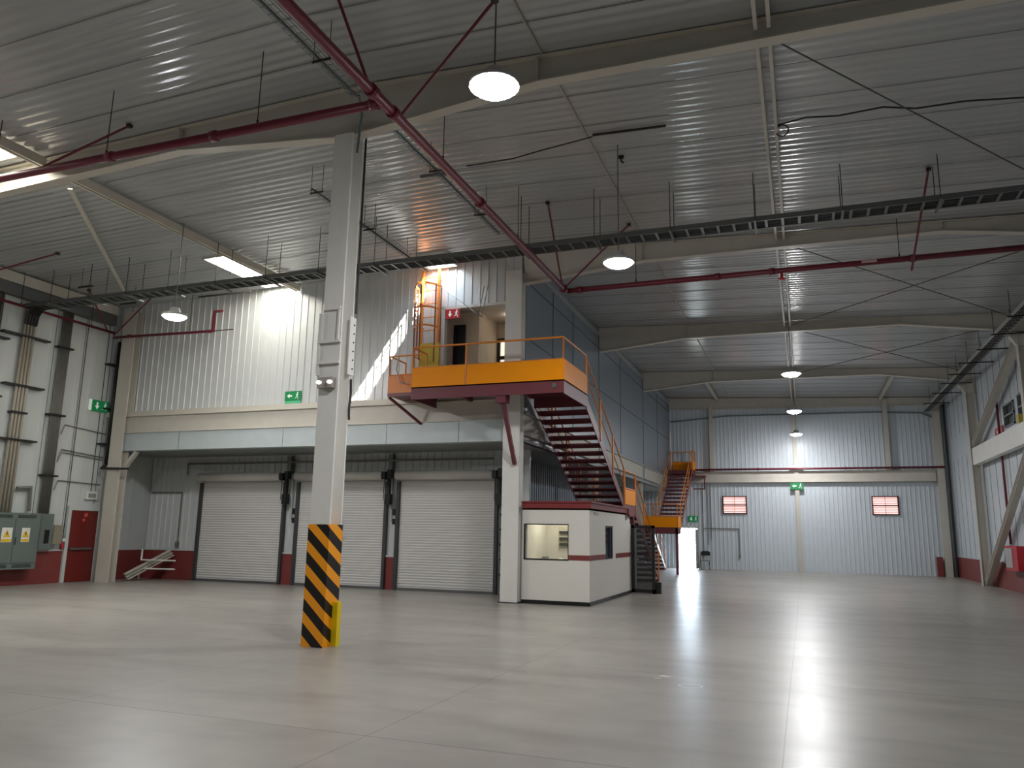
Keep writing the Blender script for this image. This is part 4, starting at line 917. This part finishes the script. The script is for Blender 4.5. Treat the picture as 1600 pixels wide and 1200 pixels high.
# ladder along right wall
RX, RZ = 5.68, 7.62
t = thing('cable_ladder', 'cable ladder running away along the right wall', 'cable tray', (RX, 20, RZ))
for s in (-1, 1): MB().box(RX+s*.16-.012, RX+s*.16+.012, 15.3, YB-.4, RZ-.04, RZ+.06).build('side_rail', mat('pale_galv', '#b5b3ae', .4, metal=.3), t)
q = MB(); y = 15.4
while y < YB-.5: q.box(RX-.15, RX+.15, y-.025, y+.025, RZ-.035, RZ-.01); y += .3
q.build('rungs', galv, t)['kind'] = 'stuff'
q = MB()
for k in range(3): q.tube([(RX-.08+.08*k, y_, RZ+.012) for y_ in (15.3, 22, 30, YB-.4)], .024, 6)
q.build('cables', MATS['cable_dark'], t)
for y in (18.8, 21.3, 23.4, 25.4, 27.4, 29.4, 31.4, 33.2, 35.4, 38.0):
    for s in (-1, 1): MB().tube([(RX+s*.22, y, RZ-.06), (RX+s*.22, y, cz(RX))], .008, 5).build('hanger_rod', dark_metal, t)
    MB().beam((RX-.5 if y > 28 else RX-.3, y, RZ-.06), (RX+.55, y, RZ-.06), .035, .035).build('trapeze_bar', dark_metal, t)
# strip lights row near left (thin fittings under ceiling)
for (xa, xb, y, z), lb in (((-18.2, -17.7, 14.8, 8.0), 'short dark channel above the left end of the cable ladder'), ((-18.4, -17.8, 16.4, 8.0), 'short dark channel under the ceiling by the left corner'), ((-16.0, -14.2, 16.9, 8.15), 'long dark channel under the ceiling before the upper wall')):
    t = thing('ceiling_channel', lb, 'channel', (xa, y, z)); MB().beam((xa, y, z), (xb, y, z), .05, .04).build('channel', dark_metal, t)
    for x in (xa+.1, xb-.1): MB().tube([(x, y, z), (x, y, cz(x))], .006, 5).build('hanger_rod', dark_metal, t)
# hooks under the ceiling
hooks = [((-10.17, 6.35), 'small dark clamp on the ceiling in the upper left corner'), ((-2.9, 13.4), 'small dark hook on the ceiling below the thin channel')]
for (x, y), lb in hooks:
    t = MB(); t.tube([(x, y, cz(x)+.03), (x, y, cz(x)-.08), (x+.05, y, cz(x)-.12)], .016, 6); t.box(x-.05, x+.05, y-.03, y+.03, cz(x)-.02, cz(x)+.03); setp(t.build('ceiling_hook', dark_metal), lb, 'hook')

# ------------------------------------------------------------------ high bay lamps
lamps = [((-2.93, 7.1), 'nearest glowing high bay lamp, largest one at top centre'), ((-2.88, 13.0), 'glowing high bay lamp below the cable ladder, right of the corner column'),
         ((-.15, 24.0), 'largest of three glowing lamps in a row along the far aisle'), ((-.15, 31.4), 'middle of three glowing lamps in a row along the far aisle'), ((-.15, 38.6), 'farthest and smallest of three lamps along the far aisle'),
         ((-13.4, 13.45), 'glowing high bay lamp at left in front of the corrugated upper wall'),
         ((-13.4, 5.5), 'added high bay lamp out of view at left, lighting the foreground')]  # last lamp is added out of view to brighten the foreground
for (x, y), lb in lamps:
    z = 6.42
    t = thing('high_bay_lamp', lb or 'glowing high bay lamp hanging outside the view', 'lamp', (x, y, z), 'round high bay lamps')
    MB().lathe((x, y, z), [(.02, -.085), (.12, -.078), (.2, -.055), (.25, -.018), (.26, .0)], 24).build('diffuser', glow, t, smooth=True)
    MB().lathe((x, y, z), [(.275, -.005), (.275, .045), (.14, .09), (.1, .2), (.03, .22)], 20).build('housing', mat('lamp_grey', '#b9b9b6', .4), t, smooth=True)
    MB().tube([(x, y, z+.2), (x, y, cz(x)+.04)], .01, 6).build('stem', galv, t)
